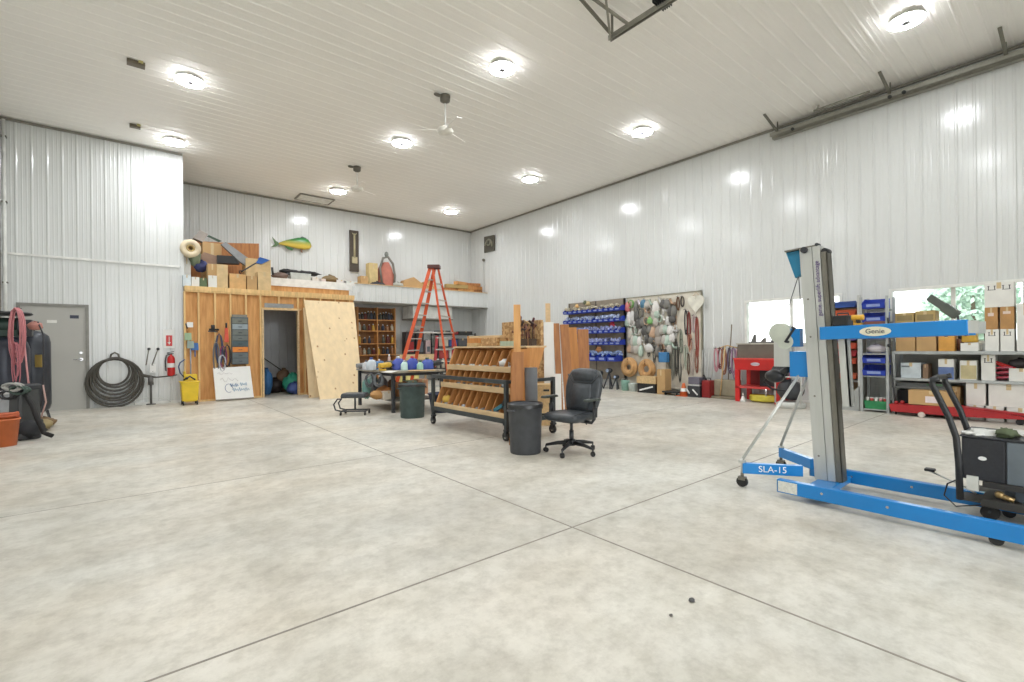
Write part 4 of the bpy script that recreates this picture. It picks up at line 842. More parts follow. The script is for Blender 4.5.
# vertical conduit at the far left
cdt = root_for(MB().bx(-1.8, -1.7, 13.6, 13.7, 0, 5), 'wall_conduit', 'white vertical pipe beside the dark door track at the left picture edge', 'pipe'); P(cdt, 'pipe', MB().cyl((XL + .1, 13.62, 0), (XL + .1, 13.62, 5.85), .028), TW)
for z in (1, 2.6, 4.2, 5.5): P(cdt, 'clamp', MB().bx(XL + .06, XL + .14, 13.6, 13.69, z, z + .03), ALUD)
# ------------------------------------------------------------------ on the loft
def box(x0, x1, y0, y1, z0, z1, m, lab, name='cardboard_box', grp=None, tape=None, flaps=True, rz=0, arrows=0, face='y', cat='box', printed=None):
    cx, cy = (x0 + x1) / 2, (y0 + y1) / 2; t = T(name, lab, cat, (cx, cy, z0), rz, grp); a, b, h = (x1 - x0) / 2, (y1 - y0) / 2, z1 - z0
    P(t, 'carton', MB().bx(-a, a, -b, b, 0, h), m, bev=.004, loc=True)
    tw = min(a, b) * .16
    P(t, 'tape_strip', MB().bx(-a, a, -tw, tw, h, h + .001).bx(-a - .001, -a, -tw, tw, h * .75, h), tape or TAPE, loc=True) if face == 'x' else P(t, 'tape_strip', MB().bx(-tw, tw, -b, b, h, h + .001).bx(-tw, tw, -b - .001, -b, h * .75, h), tape or TAPE, loc=True)
    if arrows:
        g = MB()
        for k in range(arrows):
            cc = (k - (arrows - 1) / 2) * (2 * b if face == 'x' else 2 * a) / max(arrows, 1) ; s = h * .1
            for dd in (-s * .9, s * .9):
                bars = [(cc + dd - s * .14, cc + dd + s * .14, h * .72, h * .88), (cc + dd - s * .32, cc + dd + s * .32, h * .855, h * .875)]
                for q0, q1, za, zb in bars: g.bx(-a - .0015, -a, q0, q1, za, zb) if face == 'x' else g.bx(q0, q1, -b - .0015, -b, za, zb)
            q0, q1 = cc - s * 1.2, cc + s * 1.2
            g.bx(-a - .0015, -a, q0, q1, h * .7, h * .72) if face == 'x' else g.bx(q0, q1, -b - .0015, -b, h * .7, h * .72)
        P(t, 'arrow_marks', g, INK, loc=True)
    if printed:
        g = MB(); c0, c1, za, zb = printed[1]
        g.bx(-a - .0015, -a, -b + 2 * b * c0, -b + 2 * b * c1, h * za, h * zb) if face == 'x' else g.bx(-a + 2 * a * c0, -a + 2 * a * c1, -b - .0015, -b, h * za, h * zb)
        P(t, 'printed_panel', g, flat(printed[0], .5), loc=True)
    return t
LZ = 2.742
def lb(u0, u1, v1, Y, dep, m, lab, z0=LZ, **k):
    a = pY(u0, 285, Y); b = pY(u1, 285, Y); t = pY((u0 + u1) / 2, v1, Y).z
    return box(a.x, b.x, Y, Y + dep, z0, t, m, lab, **k)
lb(208, 217, 264, 13.5, .3, CARD, 'tan cardboard box on the loft left of the tall taped box')
lb(217, 228, 264.5, 13.45, .3, mat('box_cream', (222, 190, 136), .7), 'cream cardboard box on the loft, third in the front row')
lb(229.5, 246, 274, 13.47, .3, mat('box_tan', (226, 176, 110), .7), 'orange tan cardboard box on the loft, in the middle of the front row')
lb(247, 257, 276, 13.47, .3, CARD, 'low cardboard box on the loft, next to the last of the front row')
lb(258, 271, 272, 13.47, .35, mat('box_cream', (222, 190, 136), .7), 'last cardboard box at the right end of the loft front row')
lb(183, 191, 275, 13.5, .3, flat((214, 226, 232), .6), 'white and pale blue carton at the left end of the loft', name='white_carton')
lb(191.5, 199.5, 277, 13.5, .3, PAPER, 'small white carton on the loft beside the pale blue one', name='white_carton')
lb(200, 207, 278, 13.5, .25, flat((96, 118, 80), .6), 'dark green carton on the loft front row', name='green_carton')
lb(208.5, 217, 275.5, 13.41, .08, PAPER, 'flat white carton standing in front of the tan box on the loft', name='white_carton')
lb(183, 191, 256, 13.85, .25, PAPER, 'tall white bag shaped carton under the coiled roll on the loft', z0=LZ, name='white_carton')
lb(246, 271, 259, 13.95, .5, mat('box_cream', (222, 190, 136)), 'wide cream cardboard box at the back of the loft with a blue cloth on it')
tr = pY(189, 249, 13.75)
lb(203, 222, 243, 14.3, .45, CARD, 'large cardboard box buried in the middle of the loft heap', name='cardboard_box')
rl = root_for(MB().bx(tr.x - .2, tr.x + .2, tr.y - .1, tr.y + .1, tr.z - .2, tr.z + .2), 'paper_roll', 'fat cream paper roll seen end on at the left end of the loft', 'roll')
pf_ = [(.09, 0), (.21, 0), (.21, .35), (.09, .35), (.09, 0)]
P(rl, 'roll', MB().lathe(pf_, (0, 0, 0), 28, cap=False).xf(Matrix.Translation((tr.x + .02, tr.y + .2, tr.z)) @ Matrix.Rotation(math.radians(90), 4, 'X')), mat('roll_cream', (226, 208, 172), .7)); P(rl, 'roll_core', MB().lathe([(.05, 0), (.09, 0), (.09, .34), (.05, .34), (.05, 0)], (0, 0, 0), 24, cap=False).xf(Matrix.Translation((tr.x + .02, tr.y + .195, tr.z)) @ Matrix.Rotation(math.radians(90), 4, 'X')), CARDO)
def slabuv(pts, Y, th, m, lab, name, cat, **k):
    return single(name, MB().prism([pY(u, v, Y) for u, v in pts], (0, th, 0)), m, lab, cat, bev=.004, **k)
slabuv([(183, 240), (232, 243), (259, 243.5), (259, 288), (220, 286), (183, 284)], 15.1, .04, SLAB, 'long brown board standing along the back of the loft', 'wood_board', 'board')
slabuv([(193, 238), (200, 230), (208, 234), (203, 242)], 14.4, .2, mat('grey_felt', (170, 160, 150), .8), 'grey brown felt bundle sticking up on the loft', 'felt_bundle', 'bundle')
slabuv([(207, 236), (209, 235), (222, 241), (219, 242)], 14.3, .04, flat((60, 84, 66), .5), 'dark green bar angled next to the felt bundle', 'metal_bar', 'bar')
slabuv([(221, 244), (226, 242), (262, 268), (258, 273), (240, 262)], 14.0, .12, mat('frame_grey', (148, 150, 152), .5, .3), 'long grey ribbed tool case slanting down across the loft heap', 'tool_case', 'case')
slabuv([(198, 258), (204, 252), (217, 256), (217, 268), (199, 268)], 13.9, .2, mat('faded_cloth', (150, 120, 100), .8), 'brown faded cloth heap on the loft', 'cloth_heap', 'cloth')
slabuv([(217, 255), (234, 256), (240, 264), (217, 263)], 13.85, .2, BLACK, 'black tool case lying in the middle of the loft heap', 'tool_case', 'case')
lump(tuple(pY(201, 272, 13.85)), (.16, .14, .14), (58, 66, 120), 'storage_bag', 'dark blue bag on the loft behind the green carton', 'bag')
lump(tuple(pY(195, 266, 13.8)), (.12, .14, .22), (126, 140, 108), 'storage_bag', 'olive green bag on the loft next to the white cartons', 'bag')
slabuv([(256, 263), (260, 257), (270, 260), (262, 264)], 13.9, .25, flat((40, 100, 190), .6), 'bright blue cloth crumpled on the cream loft box', 'blue_cloth', 'cloth')
q = T('pipe_wrench', 'black and grey long wrench lying on top of the loft boxes', 'wrench', pY(241, 272, 13.45)); a, b = pY(241, 272, 13.45), pY(256, 263, 13.5)
P(q, 'handle', MB().tube([a, b], .018), DGREY); P(q, 'jaw', MB().tube([a + Vector((math.cos(t) * .04, 0, math.sin(t) * .04)) for t in [i * .6 for i in range(9)]], .012), BLACK)
# things along the back loft (deck z 3.28)
DZ2 = 3.285
def lbox(u0, u1, v1, Y, dep, m, lab, z0=DZ2, **k): return lb(u0, u1, v1, Y, dep, m, lab, z0=z0, **k)
a = pY(273, 280, 15.2); b = pY(289, 268, 15.2)
cm = T('engine_part', 'brown metal casting at the left end of the upper loft shelf', 'machine part', (a.x + .2, 15.2, DZ2)); P(cm, 'block', MB().ball((0, 0, .1), (.22, .15, .1), 14, 8, .2), flat((120, 96, 84), .6), loc=True); P(cm, 'shaft', MB().cyl((-.2, 0, .12), (-.22, 0, .34), .03).cyl((.1, 0, .1), (.24, 0, .2), .04), DGREY, loc=True)
a = pY(290, 278, 15.2); b = pY(311, 268, 15.2)
st = T('storage_tote', 'clear plastic tote filled with dark parts on the upper loft shelf', 'tote', ((a.x + b.x) / 2, 15.35, DZ2)); w2 = (b.x - a.x) / 2
P(st, 'body', MB().obx((0, 0, .12), (2 * w2, .35, .24), Matrix.Rotation(math.pi, 3, 'X'), .92), flat((196, 202, 196), .3), loc=True, bev=.01); P(st, 'parts_heap', MB().ball((-.25, 0, .27), (.3, .15, .08), 14, 6, .3).ball((.25, 0, .27), (.35, .15, .07), 14, 6, .3), BLACK, 'dark parts heap', loc=True)
lump((pY(331, 280, 15.2).x, 15.3, DZ2), (.24, .15, .13), (130, 106, 66), 'canvas_bag', 'brown canvas bag on the upper loft shelf left of the framed plaque', 'bag')
for i, (u, w_, hh, col, lab) in enumerate(((316, .25, .14, (220, 214, 204), 'off white small carton on the upper loft shelf right of the tote'), (322, .2, .12, (214, 196, 190), 'pale pink small carton on the upper loft shelf'), (341, .3, .12, (226, 222, 218), 'white small carton on the upper loft shelf under the framed plaque'), (350, .45, .1, (214, 222, 218), 'pale flat carton on the upper loft shelf right of the framed plaque'))):
    x = pY(u, 280, 15.2).x; box(x - w_ / 2, x + w_ / 2, 15.15, 15.4, DZ2, DZ2 + hh, flat(col, .6), lab)
lbox(369.5, 378, 263, 15.25, .3, mat('box_yellow', (216, 190, 128), .7), 'tall yellowish cardboard box on the loft beside the red sled')
lbox(361, 368, 276, 15.1, .3, CARD, 'small cardboard box on the loft left of the tall yellowish box')
g = MB().prism([pY(u, v, 15.3) for u, v in [(379, 286), (381, 268), (384, 262), (389, 262), (392, 268), (395, 278), (395, 286)]], (0, .3, 0))
sd = root_for(g, 'red_backpack', 'faded red padded backpack standing on the loft', 'backpack'); P(sd, 'body', g, flat((206, 120, 100), .6), bev=.03)
P(sd, 'straps', MB().tube([pY(u, v, 15.27) for u, v in [(382, 284), (380, 268), (383, 258), (388, 257), (393, 264), (395, 276), (394, 285)]], .04), flat((130, 126, 116), .6), 'grey strap rim'); P(sd, 'top_knob', MB().ball(pY(386.5, 254.5, 15.3), (.07, .07, .1)), flat((130, 136, 130), .5))
lump((pY(378, 282, 15.05).x, 15.08, DZ2), (.26, .1, .07), (56, 54, 60), 'dark_bag', 'low black bag lying before the red backpack', 'bag')
lump((pY(398, 282, 15.2).x, 15.2, DZ2), (.2, .12, .1), (190, 192, 180), 'parts_heap', 'grey white heap of small parts on the loft right of the backpack', 'parts')
slabuv([(400, 289), (405, 280), (414, 277), (424, 285), (424, 290)], 15.25, .3, CARD, 'crumpled open cardboard box on the loft left of the ladder top', 'cardboard_box', 'box')
x0_ = pY(445, 290, 15.3).x
for i_, (dx_, l_, h_, rz_, zz_, m_, lab_) in enumerate([(.25, .7, .09, .15, 0, SLAB, 'dark brown block at the left of the bottom layer'), (.95, .8, .1, -.1, 0, SHEATH, 'tan block in the middle of the bottom layer'), (1.55, .7, .09, .2, 0, SLAB, 'brown block at the right of the bottom layer'), (.5, .9, .08, -.12, .101, CARDO, 'olive slat at the left of the middle layer'), (1.3, .9, .08, .1, .101, BINW, 'orange brown slat at the right of the middle layer'), (.7, .6, .07, .3, .183, SHEATH, 'short tan slat at the left of the top layer'), (1.25, .6, .06, -.25, .183, SLAB, 'short dark slat at the right of the top layer')]):
    single('wood_offcut', MB().obx((x0_ + dx_, 15.3, DZ2 + zz_ * 1.7 + h_ * .85), (l_, .2, h_ * 1.7), Rz(rz_)), m_, lab_ + ' of the loft wood stack', 'wood offcut', 'wood scraps stacked on the loft', bev=.004)
slabuv([(423, 289), (424, 282), (431, 280), (437, 290)], 15.3, .3, OSB, 'tan box seen between the ladder rails on the loft', 'cardboard_box', 'box')
# fish and plaques
fz = 15.97
fs = T('mounted_fish', 'green and yellow mounted fish trophy on the white back wall', 'fish', pY(292, 244, 15.9))
def fishpt(u, v): return pY(u, v, 15.9)
secs = []
body = [(279, 243.5, 1), (285, 243, 3), (292, 243.2, 5), (298, 243.2, 6.6), (304, 243.8, 7), (308, 244.5, 6), (310.5, 245.5, 3.4), (311.5, 246, .6)]
g = MB(); n = 14; vs = []
for u, v, r in body:
    c = fishpt(u, v); k = r * 16.5 / FOC * .5 * 1.55
    for j in range(n): t = 2 * math.pi * j / n; vs.append(c + Vector((0, math.cos(t) * k * .35, math.sin(t) * k)))
g.add(vs, [(i * n + j, i * n + (j + 1) % n, (i + 1) * n + (j + 1) % n, (i + 1) * n + j) for i in range(len(body) - 1) for j in range(n)] + [tuple(range(n)), tuple(range((len(body) - 1) * n, len(body) * n))], True)
fm = mat('fish_skin', (190, 190, 70), .35); 
nt = fm.node_tree; rp = [x for x in nt.nodes if x.type == 'VALTORGB'][0]; tc = [x for x in nt.nodes if x.type == 'TEX_COORD'][0]
sx = nt.nodes.new('ShaderNodeSeparateXYZ'); nt.links.new(tc.outputs['Generated'], sx.inputs[0]); nt.links.new(sx.outputs[2], rp.inputs[0])
rp.color_ramp.elements[0].color = lin((216, 190, 80)); rp.color_ramp.elements[0].position = .3; rp.color_ramp.elements[1].color = lin((50, 130, 60)); rp.color_ramp.elements[1].position = .72
P(fs, 'body', g, fm)
P(fs, 'dorsal_fin', MB().prism([fishpt(u, v) for u, v in [(282, 242), (292, 240.5), (298, 239), (302, 236.5), (306, 238), (308, 241), (300, 240), (290, 242)]], (0, .02, 0)), flat((60, 84, 70), .5))
P(fs, 'tail', MB().prism([fishpt(u, v) for u, v in [(280, 243.5), (276, 241), (272, 236.5), (275, 244), (271, 247), (277, 246)]], (0, .02, 0)), flat((96, 130, 84), .5))
P(fs, 'pectoral_fin', MB().prism([fishpt(u, v) for u, v in [(300, 246), (303, 246), (302.5, 253), (301, 252)]], (0, .02, 0)), flat((130, 90, 60), .5)); P(fs, 'belly_fin', MB().prism([fishpt(u, v) for u, v in [(284, 245), (294, 249), (292, 250.5), (288, 249)]], (0, .02, 0)), flat((60, 120, 60), .5))
def plaque(pts3, off, lab, inner, col, icol):
    g = MB().prism(pts3, off); t = root_for(g, 'wall_plaque', lab, 'plaque'); P(t, 'backing', g, flat(col, .6), bev=.006)
    P(t, 'ornament', inner, flat(icol, .5)); return t
A = pY(349, 230, 15.97); B = pY(358.5, 272, 15.97)
inn = MB().tube([((A.x + B.x) / 2, 15.9, A.z - .12), ((A.x + B.x) / 2, 15.9, B.z + .45)], .035).obx(((A.x + B.x) / 2, 15.9, B.z + .38), (.18, .05, .22)).tube([((A.x + B.x) / 2 - .07, 15.9, A.z - .1), ((A.x + B.x) / 2, 15.9, A.z - .2), ((A.x + B.x) / 2 + .07, 15.9, A.z - .1)], .015)
plaque([(A.x, 15.97, B.z), (B.x, 15.97, B.z), (B.x, 15.97, A.z), (A.x, 15.97, A.z)], (0, -.05, 0), 'tall narrow dark plaque with a pale figure on the back wall', inn, (84, 74, 62), (190, 178, 140))
pl = [pX(485, 237, 10.97), pX(495, 235, 10.97), pX(495, 250.5, 10.97), pX(485, 253, 10.97)]
cc = sum(pl, Vector()) / 4
inn = MB()
for k, s in ((0, 1), (1, .55)): inn.tube([cc + Vector((-.07, math.cos(t) * .22 * s, .1 * (k - .5) + math.sin(t) * .2 * s)) for t in [i * .52 for i in range(8 + 4 * k)]], .03)
plaque(pl, (-.05, 0, 0), 'dark square plaque with curled metalwork high on the right wall near the corner', inn, (92, 88, 76), (150, 148, 128))
q = pX(483.5, 260, 10.95); cn = T('wall_camera', 'tiny grey device with a vertical cord under the square plaque', 'device', q); P(cn, 'device_body', MB().ball(q, (.06, .06, .06)), ALUD); P(cn, 'cord', MB().tube([q, (10.97, q.y, 3.4), (10.97, q.y, .4)], .01), mat('cord_grey', (190, 190, 186), .5))
# ------------------------------------------------------------------ orange step ladder
def ladder():
    d = 11.6; top = pD(433, 268, d); bot_z = 0
    t = T('step_ladder', 'tall orange fibreglass step ladder standing open behind the steel workbench', 'ladder', (top.x, top.y, 0))
    # rails: image feet at table height extended to the floor
    def foot(u1, v1, u0, v0, dd):   # a 3-D line through two sight lines at a depth, down to the floor
        a = pD(u0, v0, d); b = pD(u1, v1, dd); k = a.z / (a.z - b.z); return a + (b - a) * k
    rl = [(430, 268, 404.5, 356, -.35), (434.5, 268, 417, 354, .45), (432.5, 267, 443, 340, -.1), (438, 268, 454.5, 340, .6)]
    pts = []
    for i, (u0, v0, u1, v1, dd) in enumerate(rl):
        a = pD(u0, v0, d + (.0 if i % 2 == 0 else .12)); f_ = foot(u1, v1, u0, v0, d + dd); pts.append((a, f_))
        P(t, 'front_rail' if i < 2 else 'rear_rail', MB().beam(a, f_, .08 if i < 2 else .05, .035, up=FW), ORANGE, bev=.003)
        P(t, 'rubber_foot', MB().obx(f_ + UP * .02, (.1, .06, .04)), RUBBER)
    for k in range(1, 11):
        s = k / 11; a = pts[0][0].lerp(pts[0][1], s); b = pts[1][0].lerp(pts[1][1], s); P(t, 'step', MB().beam(a, b, .09, .025), mat('step_alu', (190, 180, 168), .4, .4))
    for k in range(1, 8):
        s = k / 8; a = pts[2][0].lerp(pts[2][1], s); b = pts[3][0].lerp(pts[3][1], s); P(t, 'rear_brace', MB().beam(a, b, .03, .03), mat('step_alu', (190, 180, 168)))
    c = pD(434, 267, d + .05); P(t, 'top_cap', MB().obx(c, (.3, .22, .09), Rz(YAW - math.pi / 2)), flat((96, 52, 44), .5), bev=.01)
    for i in (0, 1): P(t, 'spreader', MB().tube([pts[i][0].lerp(pts[i][1], .5), pts[i + 2][0].lerp(pts[i + 2][1], .5)], .012), ALU)
ladder()
# second smaller red ladder right of it
a = pD(440, 345, 12.4)
t = T('small_ladder', 'short red step ladder standing behind the bolt cart left of the black shelf', 'ladder', (a.x, a.y, 0))
A0, A1 = pD(441, 334, 12.3), pD(440, 345, 12.0); 
for dx in (0, .42):
    p0 = pD(437, 336, 12.3) + RT * dx; p1 = p0 - FW * .5 - RT * (.05 - dx * .2); p1.z = 0; P(t, 'rail', MB().beam(p0, p1, .07, .03, up=FW), flat((190, 50, 60), .5))
for k in range(5):
    s = k / 5 + .03; p0 = pD(437, 336, 12.3); p1 = p0 - FW * .5 - RT * .05; p1.z = 0; q = p0.lerp(p1, s); P(t, 'step', MB().beam(q, q + RT * (.42 + s * .08), .1, .03), ALU)
# ------------------------------------------------------------------ shelves under the loft
ps = T('bottle_shelf', 'brown wooden wall shelf crowded with bottles under the loft', 'shelf', (6.9, 15.7, 0))
A = pY(357, 307, 15.6); B = pY(395, 307, 15.6)
P(ps, 'back_panel', MB().bx(A.x, B.x, 15.84, 15.86, .5, 2.62), mat('shelf_back', (150, 104, 62), .7, kind='wood'))
SZ = [2.2, 1.82, 1.38, 1.0]
for z in SZ: P(ps, 'shelf_plank', MB().bx(A.x, B.x, 15.55, 15.84, z - .03, z), BINW, bev=.003)
for x in (A.x, (A.x + B.x) / 2, B.x - .03): P(ps, 'upright', MB().bx(x, x + .03, 15.56, 15.84, 0, 2.62), BINW)
BC = [(60, 56, 54), (110, 50, 44), (196, 186, 160), (60, 70, 90), (222, 170, 60), (90, 96, 84), (170, 120, 80)]
cn_ = ['black', 'dark red', 'cream', 'navy', 'amber', 'olive', 'tan']
rn = ['top', 'upper middle', 'lower middle', 'bottom']
def bottle(c, r, h, col, lab, cat='bottle', grp=None, cap=(220, 220, 220)):
    t = T('bottle', lab, cat, c, 0, grp)
    P(t, 'container', MB().lathe([(r * .9, 0), (r, .01), (r, h * .62), (r * .9, h * .7), (r * .35, h * .82), (r * .35, h * .88)], n=12), flat(col, .4), loc=True)
    P(t, 'cap', MB().cyl((0, 0, h * .87), (0, 0, h), r * .42, n=10), flat(cap, .5), loc=True); return t
for ri, z in enumerate(SZ):
    n = 12 if ri == 0 else 8
    for k in range(n):
        if ri == 2 and k in (3, 4): continue
        x = A.x + .1 + (B.x - A.x - .2) * (k + random.uniform(-.2, .2) * .5) / (n - 1); ci = (k * 3 + ri * 2) % 7 if ri else [0, 0, 1, 0, 3, 0, 0, 5, 0, 0, 3, 0][k]
        bottle((x, 15.66, z), random.uniform(.045, .065), random.uniform(.2, .3), BC[ci], '%s bottle on the %s plank of the bottle shelf, %s from the left' % (cn_[ci], rn[ri], ORD[k]), grp='bottles on the brown shelf')
# black and red storage shelf right of the ladder
A = pD(437, 330, 14.2); 
bs = T('black_shelf', 'black metal shelf loaded with boxes behind the bolt cart', 'shelf', (8.6, 15.5, 0))
xa_, xb_ = pY(437, 345, 15.3).x, pY(474, 345, 15.3).x
for x in (xa_, xb_):
    for y in (15.2, 15.7): P(bs, 'post', MB().bx(x - .02, x + .02, y, y + .04, 0, 1.75), BLACK)
for z in (.3, .8, 1.25, 1.7): P(bs, 'shelf_board', MB().bx(xa_, xb_, 15.2, 15.74, z - .02, z), BLACK)
kk = 0
for z, items in ((1.7, [((58, 60, 62), .14, .5), ((170, 50, 50), .1, .3), ((60, 62, 60), .12, .6)]), (1.25, [((190, 180, 160), .3, .4), ((60, 90, 150), .25, .35), ((90, 90, 92), .3, .4), ((196, 150, 96), .3, .4)]), (.8, [((176, 60, 56), .3, .4), ((210, 206, 196), .28, .5), ((88, 92, 98), .3, .5)]), (.3, [((54, 56, 60), .35, .6), ((120, 100, 74), .3, .5)])):
    x = xa_ + .06
    for col, hh, ww in items:
        kk += 1; box(x, x + ww, 15.25, 15.6, z + .001, z + hh, flat(col, .6), '%s storage box on the %s level of the black metal shelf, %s from the left' % ('dark' if sum(col) < 200 else 'red' if col[0] > col[1] * 2 else 'blue' if col[2] > col[0] + 40 else 'grey' if abs(col[0] - col[2]) < 12 else 'tan', {1.7: 'top', 1.25: 'second', .8: 'third', .3: 'lowest'}[z], ORD[items.index((col, hh, ww))]), name='storage_box'); x += ww + .05
# low wooden counter with red and black machines
wc = T('wood_counter', 'low pale wood counter along the back wall under the loft', 'counter', (7.6, 15.5, 0)); xa_, xb_ = pY(399, 345, 15.2).x, pY(434, 345, 15.2).x
P(wc, 'counter_top', MB().bx(xa_, xb_, 15.15, 15.8, .93, .98), LIPW); P(wc, 'front_apron', MB().bx(xa_, xb_, 15.15, 15.18, .78, .93), LIPW)
for x in (xa_ + .05, xb_ - .1): P(wc, 'leg', MB().bx(x, x + .06, 15.2, 15.26, 0, .78).bx(x, x + .06, 15.7, 15.76, 0, .93), LIPW)
for u, w_, hh, col, lab in ((409, .34, .8, (60, 54, 54), 'tall black equipment case with a red front on the pale wood counter'), (419, .3, .82, (48, 48, 52), 'black equipment case behind the ladder on the pale wood counter'), (427, .2, .5, (196, 170, 170), 'pale pink jug on the right of the pale wood counter')):
    x = pY(u, 345, 15.4).x; t = T('equipment_case', lab, 'case', (x, 15.45, .981)); P(t, 'case', MB().bx(-w_ / 2, w_ / 2, -.15, .15, 0, hh), flat(col, .4), loc=True, bev=.02); P(t, 'front_plate', MB().bx(-w_ / 2 + .04, w_ / 2 - .04, -.16, -.15, .08, hh * .55), flat((170, 40, 44) if u < 415 else (90, 100, 110), .4), loc=True); P(t, 'handle', MB().tube([(-.06, 0, hh), (-.06, 0, hh + .03), (.06, 0, hh + .03), (.06, 0, hh)], .01), BLACK, loc=True)
# ------------------------------------------------------------------ steel workbench with clutter
zt = .79
p1, p2, p3, p4 = fl(355, 367, zt), fl(391, 372.5, zt), fl(447, 368.5, zt), None
Pm = [Vector((3.55, 9.25, 0)), Vector((3.4, 7.2, 0))]
wt = T('steel_workbench', 'dark topped steel workbench covered with tools and spray cans', 'workbench', (4.1, 8.6, 0))
A = pD(356, 345, 10.3); B = pD(392, 345, 8.9); C = pD(445, 345, 9.5)
A.z = B.z = C.z = zt; D = A + (C - B)
for q in (A, B, C, D): q.z = zt - .04
P(wt, 'table_top', MB().prism([A, B, C, D], (0, 0, .04)), mat('bench_top', (168, 160, 142), .45, .2, .1, 10), bev=.003)
for q, o_ in ((A, (1, -1)), (B, (1, 1)), (C, (-1, 1)), (D, (-1, -1))):
    m = (A + C) / 2; e = q + (m - q).normalized() * .09; P(wt, 'leg', MB().bx(e.x - .03, e.x + .03, e.y - .03, e.y + .03, 0, zt - .04), DGREY, bev=.003)
m = (A + C) / 2
ins = [q + (m - q) * .14 for q in (A, B, C, D)]
P(wt, 'lower_shelf', MB().prism([Vector((q.x, q.y, .2)) for q in ins], (0, 0, .025)), mat('lower_shelf_grey', (110, 108, 100), .5, .3))
P(wt, 'apron_rail', MB().beam(ins[0] - UP * .03, ins[1] - UP * .03, .03, .06).beam(ins[1] - UP * .03, ins[2] - UP * .03, .03, .06), DGREY)
def onb(s, t_, z=zt): q = A + (B - A) * s + (D - A) * t_; return Vector((q.x, q.y, z + .001))
def can(c, r, h, col, lab, grp='cans and jugs on the steel workbench', name='spray_can', cat='can', capc=(230, 230, 230)):
    t = T(name, lab, cat, c, 0, grp); P(t, 'can_body', MB().lathe([(r, 0), (r, h * .78), (r * .7, h * .83), (r * .35, h * .85)], n=14), flat(col, .35, .1), loc=True); P(t, 'cap', MB().cyl((0, 0, h * .84), (0, 0, h), r * .6, n=12), flat(capc, .4), loc=True); return t
def onpix(u, v): # standing point on the bench top seen at this sight line
    q = pD(u, 345, 9.75 - (v - 366) * .22); q.z = zt + .001; return q
def jug(u, v, r, h, col, lab, capc):
    c = onpix(u, v); t = T('plastic_jug', lab, 'jug', c); P(t, 'jug_body', MB().lathe([(r, 0), (r * 1.03, .02), (r, h * .6), (r * .5, h * .8), (r * .25, h * .86)], n=16, sy=.7), flat(col, .4), loc=True); P(t, 'cap', MB().cyl((0, 0, h * .85), (0, 0, h), r * .28, n=10), flat(capc, .5), loc=True)
    P(t, 'handle', MB().tube([(r * .2, 0, h * .8), (r * .8, 0, h * .75), (r * .95, 0, h * .5)], r * .12), flat(col, .4), loc=True)
jug(398, 367, .12, .27, (72, 90, 190), 'royal blue jug on the workbench, leftmost of three', (220, 230, 240))
jug(412, 367, .12, .27, (60, 80, 186), 'royal blue jug on the workbench, middle of three', (220, 40, 70))
jug(427, 367, .13, .24, (70, 96, 196), 'wide royal blue jug on the workbench, rightmost of three', (90, 110, 90))
jug(404, 368, .07, .2, (200, 232, 226), 'pale mint jug between the blue jugs on the workbench', (200, 200, 210))
jug(420, 367.5, .07, .18, (170, 220, 200), 'small mint green jug right of the middle blue jug', (60, 120, 90))
jug(371, 367, .1, .25, (206, 214, 222), 'clear white jug at the left end of the workbench', (60, 90, 170))
jug(366, 367, .08, .2, (196, 196, 200), 'grey white jug at the far left of the workbench', (80, 80, 90))
def toolbody(u, v, col, lab, s=1.0, name='power_tool', cat='power tool'):
    c = onpix(u, v); t = T(name, lab, cat, c); P(t, 'motor_housing', MB().cyl((-.12 * s, 0, .1 * s), (.1 * s, 0, .12 * s), .06 * s).ball((.12 * s, 0, .12 * s), .055 * s), flat(col, .4), loc=True)
    P(t, 'grip', MB().beam((0, 0, .1 * s), (-.04 * s, 0, .02 * s), .05 * s, .04 * s), BLACK, loc=True); P(t, 'battery', MB().bx(-.11 * s, .03 * s, -.04 * s, .04 * s, 0, .035 * s), flat(col, .5), loc=True); P(t, 'chuck', MB().cyl((.15 * s, 0, .12 * s), (.22 * s, 0, .12 * s), .03 * s, .015 * s), DGREY, loc=True)
toolbody(384, 368, (232, 184, 50), 'yellow power saw standing on the workbench', .9)
toolbody(376, 366, (80, 130, 180), 'blue drill on the workbench left of the yellow saw')
toolbody(391, 367, (50, 54, 56), 'black power tool on the workbench right of the yellow saw', 1.1)
toolbody(434, 366, (54, 56, 58), 'black power tool at the right end of the workbench')
toolbody(361, 366, (150, 150, 150), 'grey power tool at the left end of the workbench', .8)
for i, (u, v, col, lab) in enumerate([(438, 365, (196, 196, 190), 'silver spray can at the right end of the workbench, left of two'), (443, 364.5, (224, 214, 196), 'cream spray can at the right end of the workbench, right of two'), (379, 364, (214, 120, 90), 'salmon spray can behind the yellow saw'), (389, 363, (222, 190, 180), 'pale pink spray can standing tallest behind the black power tool')]):
    can(onpix(u, v), .03, .2 if i < 3 else .3, col, lab)
single('paper_sheet', MB().prism([onpix(381, 371), onpix(391, 372), onpix(398, 369.5), onpix(388, 368.6)], (0, 0, .003)), PAPER, 'white paper sheet lying flat on the front of the workbench', 'paper')
single('cutting_board', MB().prism([onpix(408, 370), onpix(434, 369.6), onpix(436, 368.4), onpix(410, 368.6)], (0, 0, .012)), PLYE, 'thin tan board strip lying at the front edge of the workbench', 'board')
